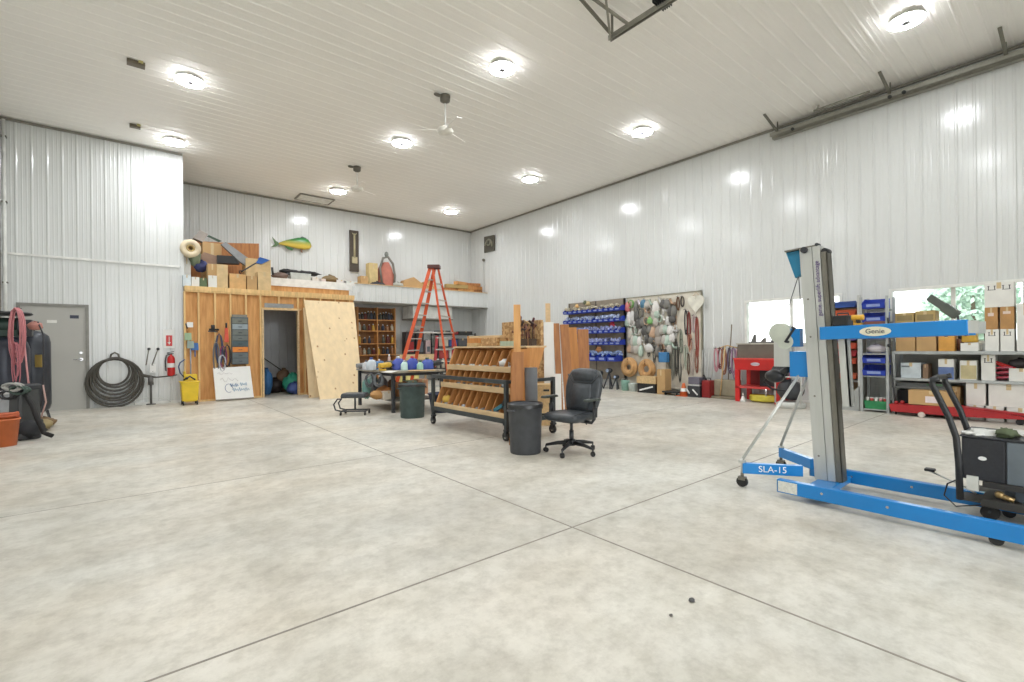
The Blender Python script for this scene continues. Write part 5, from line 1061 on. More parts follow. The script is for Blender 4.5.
# under the bench
def under(u, d_, z, r, col, lab, name='storage_bag', cat='bag'):
    q = pD(u, 345, d_ + 1.0); lump((q.x, q.y, z), r, col, name, lab, cat)
under(377, 8.3, .226, (.14, .14, .09), (206, 150, 84), 'tan cloth bundle on the lower workbench shelf')
under(384, 8.5, .226, (.15, .15, .12), (190, 120, 60), 'orange brown bag on the lower workbench shelf')
under(366, 8.5, .226, (.09, .09, .2), (110, 160, 150), 'teal bag on the lower workbench shelf')
under(372, 8.9, .226, (.12, .12, .22), (150, 172, 168), 'grey green bag behind the teal one under the workbench')
under(381, 8.9, .226, (.14, .14, .2), (130, 130, 134), 'grey bag at the back under the workbench')
under(392, 9.2, .226, (.12, .12, .16), (140, 96, 64), 'brown bag at the back of the lower workbench shelf')
for u_, d_, hh_, w_, col_, lab_ in ((386, 8.3, .16, .2, (226, 214, 196), 'cream carton on the lower workbench shelf beside the front leg'), (375, 8.7, .3, .18, (90, 96, 100), 'dark grey carton on the lower workbench shelf'), (399, 8.9, .28, .22, (196, 130, 80), 'rust tan carton on the lower workbench shelf'), (410, 9.2, .3, .24, (170, 200, 180), 'pale green carton under the right end of the workbench'), (420, 9.3, .32, .24, (220, 160, 120), 'salmon carton under the right end of the workbench')):
    q_ = pD(u_, 345, d_ + 1.0); box(q_.x - w_ / 2, q_.x + w_ / 2, q_.y - w_ / 2, q_.y + w_ / 2, .226, .226 + hh_, flat(col_, .6), lab_, name='small_carton')
under(403, 9.0, .226, (.13, .13, .14), (176, 104, 64), 'rust coloured bag under the right end of the workbench')
for i, (u, col, lab) in enumerate([(370, (90, 92, 96), 'dark grey coiled cable hanging under the workbench top, left one'), (379, (130, 134, 138), 'pale grey coiled cable hanging under the workbench top, right one')]):
    q = pD(u, 376, 9.4); q.z = zt - .06; cablehank(q, .28, .2, .01, 6, col, lab, ax=RT)
q = fl(359, 392); bx2 = box(6.1, 6.6, 12.3, 12.7, 0, .8, flat((228, 216, 130), .6), 'tall pale yellow box on the floor behind the workbench left leg', name='yellow_box')
# ------------------------------------------------------------------ creeper stool
stl = T('creeper_stool', 'low black padded creeper seat on a tubular steel frame', 'stool', (3.4, 9.0, 0), 0)
sa, sb = pD(343, 394, 8.85), pD(367, 394, 8.85); cen = (sa + sb) / 2; dxy = (sb - sa).normalized(); 
P(stl, 'seat_pad', MB().obx((cen.x, cen.y, .36), ((sb - sa).length * 1.05, .3, .09), Matrix.Rotation(math.atan2(dxy.y, dxy.x), 3, 'Z'), .92), LEATHER, bev=.03)
nn2 = Vector((-dxy.y, dxy.x, 0))
for s in (-1, 1):
    o_ = nn2 * (.12 * s)
    P(stl, 'frame_tube', MB().tube([Vector((sa.x, sa.y, .3)) + o_ + dxy * .02, Vector((sa.x, sa.y, .3)) + o_ - dxy * .06, Vector((sa.x, sa.y, .2)) + o_ - dxy * .13, Vector((sa.x, sa.y, .1)) + o_ - dxy * .1, Vector((sa.x, sa.y, .075)) + o_, Vector((sb.x, sb.y, .075)) + o_ + dxy * .02], .014), DGREY)
P(stl, 'cross_tube', MB().tube([sa - UP * 0 + nn2 * .14 + Vector((0, 0, .075 - sa.z)), sa - nn2 * .14 + Vector((0, 0, .075 - sa.z))], .012).tube([sb + nn2 * .14 + Vector((0, 0, .075 - sb.z)), sb - nn2 * .14 + Vector((0, 0, .075 - sb.z))], .012).tube([Vector((cen.x, cen.y, .32)), Vector((cen.x, cen.y, .08))], .018), DGREY)
for q in (sa, sb):
    for s in (-1, 1):
        e = Vector((q.x, q.y, .03)) + nn2 * (.13 * s); c_ = P(stl, 'caster', MB().cyl(e, e + UP * .05, .01), DGREY); P(c_, 'wheel', MB().cyl(e - dxy * .012, e + dxy * .012, .03), RUBBER, top=stl)
# ------------------------------------------------------------------ blue bin rack on the right wall
br = T('bin_rack', 'grey louvred panel rack holding rows of blue parts bins on the right wall', 'rack', (10.8, 9.35, 0))
P(br, 'louvred_panel', MB().bx(10.86, 10.9, 8.26, 10.42, .25, 2.55), mat('rack_brown_grey', (150, 138, 120), .6), bev=.004)
rg = MB()
for z in [2.2, 1.9, 1.58, 1.24, .78]: P(br, 'hang_rail', MB().bx(10.84, 10.86, 8.28, 10.4, z + .1, z + .12), GALV)
for y in (8.28, 9.3, 10.38): P(br, 'rack_post', MB().bx(10.86, 10.92, y - .02, y + .02, 0, 2.55), DGREY)
def bin_(w_, d_, h_):
    t = T('parts_bin', '', 'bin', (0, 0, 0))   # local: back at x=0, opens towards -X
    th = .006; g = MB()
    g.bx(-d_, 0, -w_ / 2, w_ / 2, 0, th).bx(-th, 0, -w_ / 2, w_ / 2, th, h_)
    for s in (-1, 1):
        y = s * (w_ / 2 - th / 2) - th / 2
        g.prism([(0, y, 0), (0, y, h_), (-d_ * .55, y, h_), (-d_ * 1.12, y, h_ * .5), (-d_, y, 0)], (0, th, 0))
    g.prism([(-d_, -w_ / 2, 0), (-d_ * 1.12, -w_ / 2, h_ * .52), (-d_ * 1.12 + th, -w_ / 2, h_ * .52), (-d_ + th, -w_ / 2, 0)], (0, w_, 0))
    P(t, 'bin_body', g, BINB, loc=True); P(t, 'label_card', MB().prism([(-d_ * 1.035, -w_ * .3, h_ * .16), (-d_ * 1.1, -w_ * .3, h_ * .42), (-d_ * 1.1 - .002, -w_ * .3, h_ * .42), (-d_ * 1.035 - .002, -w_ * .3, h_ * .16)], (0, w_ * .6, 0)), mat('card_pale', (150, 170, 226), .5), loc=True)
    return t
b0 = None; rows = [(2.2, 11, 'top'), (1.9, 11, 'second'), (1.58, 11, 'third'), (1.24, 11, 'fourth')]
for z, n, rnm in rows:
    for k in range(n):
        y = 10.32 - k * (2.0 / (n - 1)); lab = 'blue parts bin in the %s row of the wall rack, %s from the left' % (rnm, ORD[k])
        if b0 is None: b0 = bin_(.185, .22, .15); b0.location = (10.84, y, z); b0['label'] = lab; b0['group'] = 'blue bins on the wall rack'
        else: dup(b0, (10.84, y, z), None, lab, 'blue bins on the wall rack')
b1 = bin_(.3, .3, .24)
for k in range(6):
    y = 10.2 - k * .345; lab = 'large blue parts bin in the bottom row of the wall rack, %s from the left' % ORD[k]
    if k == 0: b1.location = (10.84, y, .78); b1['label'] = lab; b1['group'] = 'large blue bins on the wall rack'
    else: dup(b1, (10.84, y, .78), None, lab, 'large blue bins on the wall rack')
for (z, n, rnm), cl in zip(rows + [(.78, 6, 'bottom')], [(206, 196, 170), (180, 196, 236), (170, 180, 232), (166, 176, 226), (160, 184, 230)]):
    g = MB()
    for i in range(150):
        y = random.uniform(8.3, 10.38); g.obx((10.84 - random.uniform(.04, .2), y, z + (.13 if n > 6 else .22) + random.uniform(-.05, .05)), tuple(random.uniform(.02, .08) for _ in range(3)), Rz(random.uniform(0, 3)) @ Rx(random.uniform(0, 3)))
    single('small_parts', g, mat('parts_%s' % rnm, cl, .5, .1, .3, 18), 'mixed small packaged parts filling the %s row of blue bins' % rnm, 'parts')['kind'] = 'stuff'
for i, (y, z, col, lab, s) in enumerate([(8.6, 1.76, (200, 50, 70), 'red packet on the third row of blue bins, near its right end', .1), (9.5, 2.42, (190, 170, 120), 'tan packet on top of the blue bins, left of the middle', .1), (9.1, 1.03, (206, 140, 80), 'orange brown packet over the big blue bins', .12), (9.95, 2.38, (230, 180, 110), 'amber packet over the top left blue bins', .08), (9.62, 2.47, (90, 100, 70), 'olive packet standing highest on the blue bin rack', .08)]):
    t = T('parts_packet', lab, 'packet', (10.74, y, z)); P(t, 'pouch', MB().ball((0, 0, s * .5), (s * .5, s, s * .6), 10, 6, .15), flat(col, .5), loc=True); P(t, 'header_card', MB().obx((0, 0, s * 1.1), (.01, s * 1.2, .05)), flat(tuple(min(255, int(c * 1.15)) for c in col), .5), loc=True)
# machines below the bin rack
for i, (y, r_, h_, col, lab) in enumerate([(9.0, .13, .5, (52, 54, 58), 'black floor jack stand below the blue bins, left one'), (8.65, .12, .6, (60, 62, 70), 'black floor tool below the blue bins, right one'), (8.4, .1, .4, (80, 84, 86), 'dark grey floor tool beside the mint bucket')]):
    t = T('floor_tool', lab, 'tool', (10.65, y, 0)); P(t, 'stand', MB().tube([(-r_, -r_, 0), (0, 0, h_ * .8)], .02).tube([(-r_, r_, 0), (0, 0, h_ * .8)], .02).tube([(r_, 0, 0), (0, 0, h_ * .8)], .02), flat(col, .5), loc=True); P(t, 'head', MB().ball((0, 0, h_ * .85), (r_ * .8, r_ * .9, r_ * .6), 12, 7, .1), DGREY, loc=True); P(t, 'lens_cap', MB().cyl((-r_ * .85, 0, h_ * .86), (-r_ * .7, 0, h_ * .86), r_ * .4), flat((150, 170, 200), .4), loc=True)
# ------------------------------------------------------------------ clutter board
cbd = root_for(MB().bx(10.9, 10.95, 6.0, 8.24, .05, 2.55), 'display_board', 'tall pale pegboard on the right wall crowded with hanging cables and bags', 'board')
P(cbd, 'board_panel', MB().bx(10.92, 10.95, 6.02, 8.22, .1, 2.53), mat('peg_cream', (222, 214, 196), .6)); P(cbd, 'board_edge', MB().bx(10.9, 10.96, 6.0, 6.02, .1, 2.55).bx(10.9, 10.96, 6.0, 8.24, 2.53, 2.55), mat('board_edge_olive', (150, 146, 124), .6))
HX = 10.9
def hbag(y, z, w_, h_, col, lab, gr):
    t = T('hanging_bag', lab, 'bag', (HX, y, z), 0, gr); g = MB(); vs = []
    prof = [(0, .25, .15), (.12, .7, .5), (.4, .95, 1), (.7, 1, 1.1), (.92, .85, .8), (1, .5, .3)]; n = 12
    for s, kw, kd in prof:
        for j in range(n):
            a = 2 * math.pi * j / n; vs.append(Vector((-.05 + math.cos(a) * .055 * kd, math.sin(a) * w_ / 2 * kw * random.uniform(.85, 1.12), -s * h_)))
    g.add(vs, [(i * n + j, i * n + (j + 1) % n, (i + 1) * n + (j + 1) % n, (i + 1) * n + j) for i in range(5) for j in range(n)] + [tuple(range(n)), tuple(range(5 * n, 6 * n))], True)
    P(t, 'pouch', g, flat(col, .5), loc=True); P(t, 'hook', MB().tube([(.02, 0, .03), (-.05, 0, .03), (-.05, 0, -.01)], .005, 5), ALUD, loc=True)
def ring_(y, z, r_, tr, col, lab, gr, name='wire_coil', cat='coil'):
    t = T(name, lab, cat, (HX, y, z), 0, gr); g = MB()
    for k in range(4): g.tube([(-.04 - k * .012, math.cos(a) * r_ * (1 - .06 * k), -r_ + math.sin(a) * r_ * 1.1) for a in [q * 6.2832 / 20 for q in range(20)]], tr, 6, True)
    P(t, 'coils', g, flat(col, .5), loc=True); P(t, 'hook', MB().tube([(.02, 0, .02), (-.1, 0, .02)], .006, 5), ALUD, loc=True)
def fitting(y, z, s, col, lab, gr):
    t = T('hanging_fitting', lab, 'fitting', (HX, y, z), 0, gr); P(t, 'pipe', MB().tube([(-.04, -s * .4, -s * .6), (-.04, 0, -s * .5), (-.04, s * .2, 0), (-.04, s * .2, s * .0 + .01)], s * .14), flat(col, .4, .3), loc=True); P(t, 'collar', MB().ball((-.045, -s * .4, -s * .6), s * .22, 10, 6), flat(tuple(int(c * .8) for c in col), .4, .3), loc=True); P(t, 'hook', MB().tube([(.02, s * .2, .02), (-.05, s * .2, .02)], .005, 5), ALUD, loc=True)
def cstrap(y, z, L, col, lab, gr): cablehank(Vector((HX - .03, y, z)), L, .09, .009, 4, col, lab, 'hanging_strap', 'strap', gr, ax=Vector((0, 1, 0)))
GR = 'items hanging on the pale pegboard'
NC = [((206, 204, 200), 'pale grey'), ((186, 180, 170), 'stone'), ((120, 118, 112), 'mid grey'), ((222, 218, 212), 'off white'), ((160, 150, 140), 'taupe'), ((90, 88, 84), 'dark grey'), ((176, 196, 180), 'mint grey'), ((196, 160, 130), 'peach tan')]
zrow = [(2.42, 'top'), (2.2, 'second'), (1.97, 'third'), (1.74, 'fourth'), (1.5, 'fifth'), (1.27, 'sixth')]
for ri, (z, rnm) in enumerate(zrow):
    for k in range(12):
        y = 8.14 - k * .125 + random.uniform(-.03, .03) - (ri % 2) * .05; col, cn = NC[(k * 5 + ri * 3) % 8]; zz = z + random.uniform(-.04, .04); nm = '%s row of the pegboard, %s from the left' % (rnm, ORD[k])
        ty = random.choice((0, 0, 1, 2, 3))
        if ri == 0 and k in (0, 1, 3, 4): col, cn = [((206, 110, 110), 'rose'), ((120, 170, 90), 'green'), 0, ((214, 204, 214), 'lilac'), ((70, 120, 150), 'steel blue')][k]
        if ri == 2 and k in (6,): col, cn = (130, 190, 110), 'bright green'
        if ty == 0: hbag(y, zz, random.uniform(.17, .26), random.uniform(.2, .32), col, '%s bagged part, %s' % (cn, nm), GR)
        elif ty == 1: ring_(y, zz, random.uniform(.08, .12), .012, col, '%s wire coil, %s' % (cn, nm), GR)
        elif ty == 2: fitting(y, zz, .22, col, '%s pipe fitting, %s' % (cn, nm), GR)
        else: hbag(y, zz, random.uniform(.13, .2), random.uniform(.24, .36), col, '%s soft bag, %s' % (cn, nm), GR)
for i, (y, z, L, col, lab) in enumerate([(6.62, 2.44, .35, (120, 80, 50), 'brown leather belt looped at the top right of the pegboard'), (6.5, 2.44, .3, (70, 60, 56), 'dark belt loop hanging left of the white heart'), (6.42, 2.1, .7, (60, 58, 66), 'long black strap hanging under the white heart, left one'), (6.33, 2.05, .9, (150, 70, 60), 'long red brown strap hanging under the white heart'), (6.2, 1.95, .5, (220, 196, 196), 'pale pink strap hanging under the white heart, right one'), (6.12, 1.9, 1.1, (180, 90, 76), 'rust red strap at the right edge of the pegboard'),
    (6.55, 1.6, .7, (150, 160, 140), 'grey green cable bunch in the lower right of the pegboard'), (6.85, 1.3, .95, (110, 112, 100), 'long olive cable bunch reaching down between box and buckets'), (6.68, 1.35, .95, (90, 88, 80), 'long dark cable bunch in the lower middle of the pegboard'), (6.42, 1.2, .65, (190, 200, 180), 'pale green cable bunch above the orange cone'), (6.3, 1.5, .5, (210, 150, 120), 'salmon cable bunch at the right of the pegboard'), (6.7, 1.75, .4, (214, 214, 206), 'white cable bunch in the middle right of the pegboard'),
    (6.95, 1.7, .5, (110, 160, 110), 'green cable bunch in the middle of the pegboard'), (7.5, 1.4, .5, (84, 82, 80), 'dark cable bunch above the wooden rings'), (7.2, 1.35, .6, (170, 168, 160), 'grey cable bunch hanging right of the wooden rings')]):
    cstrap(y, z, L, col, lab, 'straps and cables on the pegboard')
for i, (y, z, L, col, cn) in enumerate([(6.95, 1.1, .8, (196, 186, 160), 'cream'), (6.78, 1.5, 1.2, (150, 150, 136), 'khaki'), (6.6, 1.15, .9, (70, 72, 66), 'charcoal'), (6.52, 1.35, .8, (204, 196, 180), 'ivory'), (6.35, 1.0, .55, (120, 90, 70), 'chestnut'), (6.25, 1.35, .9, (206, 190, 180), 'beige'), (6.14, 1.1, .6, (170, 110, 90), 'terracotta'), (7.05, 1.55, .7, (140, 96, 66), 'leather brown'), (7.35, 1.1, .35, (110, 110, 104), 'slate'), (6.72, 2.1, .6, (186, 150, 120), 'tan')]):
    cstrap(y, z, L, col, '%s strap hanging in the %s part of the pegboard' % (cn, 'lower right' if i < 7 else 'middle'), 'straps and cables on the pegboard')
c = pX(696, 303, 10.88); t = T('heart_sign', 'white heart shaped board at the top right of the pegboard', 'sign', c)
hp = []
for i in range(36):
    a = i * 2 * math.pi / 36; hp.append(Vector((-.02, -.0135 * 16 * math.sin(a) ** 3, .0155 * (13 * math.cos(a) - 5 * math.cos(2 * a) - 2 * math.cos(3 * a) - math.cos(4 * a)))))
P(t, 'heart_panel', MB().prism(hp, (.03, 0, 0)), mat('heart_cream', (228, 224, 208), .6), loc=True, bev=.004); P(t, 'hanging_cord', MB().tube([(0, -.08, .18), (.01, 0, .26), (0, .08, .18)], .005), CARD, loc=True)
# wooden rings and floor items before the board
def bigring(u, v, R, r_, Y, lab, inner=None):
    c = pX(u, v, Y); t = T('rope_coil', lab, 'coil', (Y, c.y, c.z - R)); g = MB()
    for k in range(5): g.tube([(Y - .04 + .03 * math.cos(k * 1.3), c.y + math.cos(a) * (R - r_ * (.2 + k * .35)), c.z + math.sin(a) * (R - r_ * (.2 + k * .35))) for a in [q * 6.2832 / 26 for q in range(26)]], r_ * .5, 7, True)
    P(t, 'coils', g, mat('rope_tan', (206, 156, 98), .7)); P(t, 'tie_band', MB().tube([(Y - .09, c.y, c.z + R - .02), (Y - .1, c.y, c.z + R * .5), (Y - .02, c.y, c.z + R * .5)], .012), flat((120, 80, 50), .6))
    P(t, 'wall_hook', MB().tube([(Y, c.y, c.z + R * .55), (10.93, c.y, c.z + R * .6)], .01), ALUD)
bigring(629.5, 367, .25, .085, 10.8, 'tan rope coil hanging left of its twin below the pegboard bags')
bigring(647, 369, .25, .08, 10.78, 'tan rope coil hanging right of its twin over the wooden crate')
t = T('paint_bucket', 'pale mint bucket on the floor below the left rope coil', 'bucket', (10.55, 8.02, 0)); P(t, 'pail', MB().lathe([(.1, 0), (.12, .26), (.125, .27), (.115, .27), (.09, .02)], n=20), flat((150, 200, 184), .5), loc=True); P(t, 'bail', MB().tube([(0, -.12, .25), (-.08, -.06, .32), (-.08, .06, .32), (0, .12, .25)], .005), ALU, loc=True)
t = T('paint_bucket', 'white bucket on the floor right of the mint one', 'bucket', (10.5, 7.74, 0)); P(t, 'pail', MB().lathe([(.1, 0), (.12, .2), (.125, .21), (.115, .21), (.09, .02)], n=20), flat((214, 226, 220), .5), loc=True); P(t, 'bail', MB().tube([(0, -.12, .19), (-.08, -.06, .25), (-.08, .06, .25), (0, .12, .19)], .005), ALU, loc=True)
def yb(u, v=380, X=10.5): return pX(u, v, X).y
t = T('wooden_crate', 'low wooden crate with a dark lower half under the right rope coil', 'crate', (10.5, (yb(640) + yb(659)) / 2, 0)); hw = abs(yb(640) - yb(659)) / 2
P(t, 'upper_box', MB().bx(-.15, .15, -hw, hw, .24, .42), PLYE, loc=True, bev=.004); P(t, 'lower_box', MB().bx(-.14, .14, -hw * .95, hw * .95, 0, .24), BLACK, 'black lower half', loc=True, bev=.004); P(t, 'pale_stripe', MB().beam((-.145, -hw * .7, .17), (-.145, hw * .7, .06), .005, .04), WHITE, loc=True)
box(10.32, 10.6, yb(669), yb(661), 0, .62, CARD, 'tall orange brown cardboard box standing right of the wooden crate', face='x')
t = T('blue_box_light', 'blue work lamp hanging above the tall brown box', 'lamp', (10.7, yb(664, 362, 10.7), .75)); P(t, 'lamp_body', MB().obx((0, 0, .16), (.14, .24, .26)), flat((60, 130, 190), .5), loc=True, bev=.02); P(t, 'lamp_handle', MB().tube([(0, -.08, .29), (0, -.07, .36), (0, .07, .36), (0, .08, .29)], .012), BLACK, loc=True); P(t, 'wall_arm', MB().tube([(.05, 0, .2), (.24, 0, .2)], .012), ALUD, loc=True)
t = T('traffic_cone', 'small orange cone on the floor in front of the pegboard', 'cone', (10.35, yb(687), 0)); P(t, 'cone_body', MB().lathe([(.1, .015), (.03, .3), (.02, .31)], n=20), flat((236, 110, 50), .5), loc=True); P(t, 'cone_base', MB().bx(-.13, .13, -.13, .13, 0, .018), flat((220, 100, 50), .5), loc=True, bev=.004); P(t, 'reflective_band', MB().lathe([(.078, .11), (.06, .185)], n=20, cap=False).xf(Matrix.Scale(1.03, 4)), WHITE, loc=True)
t = T('flat_dolly', 'dark low dolly base on the floor left of the orange cone', 'dolly', (10.4, yb(676), 0)); P(t, 'deck', MB().bx(-.18, .18, -.22, .22, .06, .1), BLACK, loc=True, bev=.01); P(t, 'wheel', MB().cyl((-.12, -.17, .03), (-.12, -.14, .03), .03), RUBBER, loc=True); P(t, 'wheel', MB().cyl((-.12, .14, .03), (-.12, .17, .03), .03), RUBBER, loc=True)
t = T('milk_crate', 'dark crate with pale tools right of the orange cone', 'crate', (10.45, yb(698), 0)); cw = abs(yb(692) - yb(704)) / 2
P(t, 'crate_body', MB().bx(-.16, .16, -cw, cw, 0, .26), DGREY, loc=True, bev=.008); P(t, 'crate_top', MB().bx(-.15, .15, -cw * .9, cw * .9, .3, .46), flat((110, 106, 120), .6), 'purple grey upper tray', loc=True, bev=.008); P(t, 'divider_frame', MB().bx(-.12, .12, -cw * .8, cw * .8, .26, .3), WHITE, loc=True)
for i in range(2): P(t, 'hand_tool', MB().tube([(-.17, -cw * .7 + i * .2, .06 + i * .02), (-.17, cw * .1 + i * .15, .18)], .018), WHITE, loc=True)
t = T('gas_can', 'dark red metal can standing right of the dark crate', 'can', (10.45, yb(709), 0)); P(t, 'can_body', MB().obx((0, 0, .2), (.22, .2, .4)), flat((150, 24, 26), .4), loc=True, bev=.02); P(t, 'spout', MB().tube([(0, .04, .4), (0, .1, .52)], .018), BLACK, loc=True); P(t, 'handle', MB().tube([(0, -.07, .4), (0, -.06, .45), (0, .03, .45), (0, .03, .4)], .01), BLACK, loc=True)
# broom rack with gloves and ropes left of the washer
t = T('rope_stand', 'wooden stick stand draped with pink and purple ropes beside the red washer', 'stand', (10.55, yb(724), 0))
sy_ = yb(724)
P(t, 'pole', MB().tube([(.1, 0, 0), (.18, -.02, .9), (.22, -.06, 1.68)], .013), flat((120, 104, 84), .6), loc=True); P(t, 'bamboo_stick', MB().tube([(-.05, .1, 0), (.1, .04, 1.2)], .016), PLYE, loc=True)
P(t, 'crossbar', MB().tube([(.16, -.3, 1.12), (.12, 0, 1.2), (.16, .28, 1.12)], .014), PLYE, loc=True); P(t, 'base', MB().bx(-.15, .2, -.3, .3, 0, .05), mat('scrap_olive', (140, 130, 106), .8), loc=True, bev=.01)
P(t, 'wire_basket', MB().bx(.0, .2, -.28, .28, .05, .42), mat('basket_olive', (160, 150, 124), .7), loc=True, bev=.02)
for i, (dy, L, col, lab) in enumerate([(.26, .6, (216, 150, 160), 'pale pink rope hank at the left of the rope stand'), (.17, .5, (130, 50, 56), 'dark red rope hank on the rope stand'), (.08, .7, (180, 120, 90), 'brown rope hank on the rope stand beside its stick'), (-.06, .6, (110, 96, 120), 'grey purple rope hank in the middle of the rope stand'), (-.15, .72, (170, 140, 170), 'mauve rope hank on the right half of the rope stand'), (-.25, .66, (214, 170, 184), 'light pink rope hank at the right end of the rope stand')]):
    cablehank(Vector((10.64, sy_ + dy, 1.14)), L, .12, .011, 5, col, lab, 'rope_hank', 'rope', 'ropes on the rope stand', ax=Vector((0, 1, 0)))
t = T('yard_stick_bundle', 'pale rods standing upright behind the dark red can', 'rods', (10.8, yb(706, 360, 10.8), 0))
for i in range(4): P(t, 'rod', MB().tube([(0, -.12 + i * .08, 0), (.06, -.12 + i * .08, 1.0 + .1 * (i % 2))], .008), ALU, loc=True)
# ------------------------------------------------------------------ red parts washer
rx, ya_, yb_ = 10.2, 3.98, 4.86
rw = T('parts_washer', 'red steel parts washer on legs with an open grey lid under the window', 'parts washer', (10.5, 4.42, 0))
for x, y in ((rx + .03, ya_ + .04), (rx + .03, yb_ - .04), (rx + .57, ya_ + .04), (rx + .57, yb_ - .04)): P(rw, 'leg', MB().bx(x - .03, x + .03, y - .045, y + .045, 0, .68), RED, bev=.004)
P(rw, 'basin', MB().prism([(rx, ya_ - .01, .68), (rx, yb_ + .0, .68), (rx - .04, yb_ + .01, .9), (rx - .04, ya_ - .03, .9)], (.66, 0, 0)), RED, bev=.006)
P(rw, 'basin_rim', MB().bx(rx - .05, rx + .64, ya_ - .04, yb_ + .02, .9, .93), flat((236, 70, 60), .35), bev=.005)
P(rw, 'lower_tray', MB().bx(rx, rx + .58, ya_, yb_, .29, .33), flat((224, 70, 66), .4), bev=.004)
P(rw, 'back_lid', MB().bx(rx + .12, rx + .15, ya_ - .04, yb_ + .0, .93, 1.22), mat('lid_brown_grey', (112, 104, 92), .5), 'grey raised lid', bev=.004)
P(rw, 'window_ledge', MB().bx(rx + .1, rx + .7, ya_ - .05, yb_ + .02, 1.22, 1.245), flat((190, 184, 170), .4))
P(rw, 'name_plate', MB().prism([(rx - .035, 4.42 + math.cos(a) * .09, .81 + math.sin(a) * .035) for a in [i * .4 for i in range(16)]], (-.012, 0, 0)), flat((206, 196, 206), .4), 'pale oval name plate')
text_part(rw, 'plate_marks', '~~~~', .06, mat('plate_ink', (120, 40, 60), .5), frame((rx - .049, 4.42, .81), (0, -1, 0), UP))
P(rw, 'back_panel', MB().bx(rx + .55, rx + .57, ya_, yb_, .33, .68), flat((150, 24, 30), .5))
P(rw, 'pump_box', MB().bx(rx + .3, rx + .5, ya_ + .1, ya_ + .5, .33, .66), DGREY, bev=.01); P(rw, 'faucet', MB().tube([(rx + .45, 4.3, .93), (rx + .42, 4.3, 1.0), (rx + .3, 4.36, .97)], .014), flat((200, 180, 150), .4))
for i, (y, col, s, lab) in enumerate([(4.58, (110, 108, 104), 1, 'grey metal bracket standing on the washer ledge before the window, left one'), (4.18, (96, 94, 96), .8, 'short grey post standing on the washer ledge before the window'), (4.38, (130, 124, 118), .5, 'low grey fitting lying on the washer ledge between the taller two')]):
    t = T('metal_bracket', lab, 'bracket', (rx + .3, y, 1.246)); P(t, 'base', MB().bx(-.05, .05, -.1 * (1.3 - s * .3), .1, 0, .03), flat(col, .5, .3), loc=True, bev=.004); P(t, 'upright', MB().prism([(-.03, -.04, .03), (-.03, .06, .03), (-.03, .0, .16 * s + .03), (-.03, -.04, .16 * s + .03)], (.05, 0, 0)), flat(col, .5, .3), loc=True)
t = T('yellow_hose_reel', 'yellow corrugated hose bundle on the floor under the red washer', 'hose', (rx + .2, 4.3, 0))
P(t, 'coils', MB().tube([(math.cos(a) * .16, math.sin(a) * .3, .05 + a * .005) for a in [i * .35 for i in range(50)]], .04), flat((226, 210, 60), .5), loc=True); P(t, 'end_fitting', MB().cyl((-.16, -.05, .1), (-.2, -.08, .3), .02), CHROME, loc=True)
t = T('funnel', 'small white funnel on the floor by the left front leg of the red washer', 'funnel', (rx + .05, 4.72, 0)); P(t, 'cone', MB().lathe([(.06, 0), (.055, .03), (.02, .12)], n=16), WHITE, loc=True); P(t, 'spout', MB().cyl((0, 0, .12), (0, 0, .18), .012), WHITE, loc=True)
t = T('scrap_bin', 'low dark machine on a white round base right of the red washer', 'machine', (9.9, 3.65, 0)); P(t, 'base', MB().lathe([(.24, 0), (.26, .08), (.2, .12)], n=24), flat((206, 206, 198), .5), loc=True); P(t, 'motor_body', MB().ball((0, .0, .34), (.2, .24, .2), 16, 10, .08), DGREY, loc=True); P(t, 'tube_frame', MB().tube([(-.2, -.25, .1), (-.2, -.25, .6), (-.2, .2, .6), (-.2, .2, .1)], .016), ALU, loc=True); P(t, 'black_shroud', MB().cyl((-.12, .16, .72), (.1, .16, .62), .14, .1).tube([(0, .1, .4), (0, .14, .7)], .03), BLACK, loc=True)
# ------------------------------------------------------------------ orange bin tower and blue bin rack
ot = T('small_bin_tower', 'brown shelf tower with orange, red and blue bins behind the lift', 'shelf', (10.65, 2.85, 0))
P(ot, 'side_panel', MB().bx(10.55, 10.9, 2.7, 2.72, 0, 1.95), mat('tower_grey', (176, 174, 164), .5)); P(ot, 'side_panel', MB().bx(10.55, 10.9, 3.12, 3.14, 0, 1.95), mat('tower_brown', (130, 104, 70), .6)); P(ot, 'back', MB().bx(10.9, 10.92, 2.7, 3.14, 0, 1.95), mat('tower_brown', (130, 104, 70)))
P(ot, 'shelf_plank', MB().bx(10.55, 10.9, 2.72, 3.12, .5, .53), GALV)
for k, (z, col, cn) in enumerate([(1.9, (50, 90, 180), 'blue'), (1.74, (230, 90, 40), 'orange'), (1.6, (236, 170, 50), 'yellow'), (1.28, (110, 90, 190), 'violet'), (1.12, (226, 80, 44), 'orange'), (.98, (190, 40, 50), 'dark red'), (.84, (230, 80, 40), 'orange'), (.56, (232, 100, 56), 'orange')]):
    t = T('shallow_bin', '%s shallow bin in the tower behind the lift, %s from the top' % (cn, ORD[k]), 'bin', (10.7, 2.92, z), 0, 'bins in the small tower'); P(t, 'bin_body', MB().obx((-.05, 0, .05), (.3, .34, .1), Matrix.Rotation(math.pi, 3, 'X'), .93), flat(col, .4), loc=True, bev=.006); P(t, 'bin_lip', MB().bx(-.22, -.2, -.18, .18, .085, .11), flat(tuple(int(c * .85) for c in col), .4), loc=True)
rk = T('blue_bin_rack', 'grey steel rack with large blue bins left of the cardboard boxes', 'rack', (10.5, 2.44, 0)); RG = mat('rack_grey', (176, 180, 178), .45, .2)
for x in (10.3, 10.75):
    for y in (2.24, 2.62): P(rk, 'post', MB().bx(x - .02, x + .02, y - .02, y + .02, 0, 2.05), RG)
for z in (.03, .62, 1.02, 1.45): P(rk, 'shelf_board', MB().bx(10.3, 10.75, 2.26, 2.6, z, z + .02), RG)
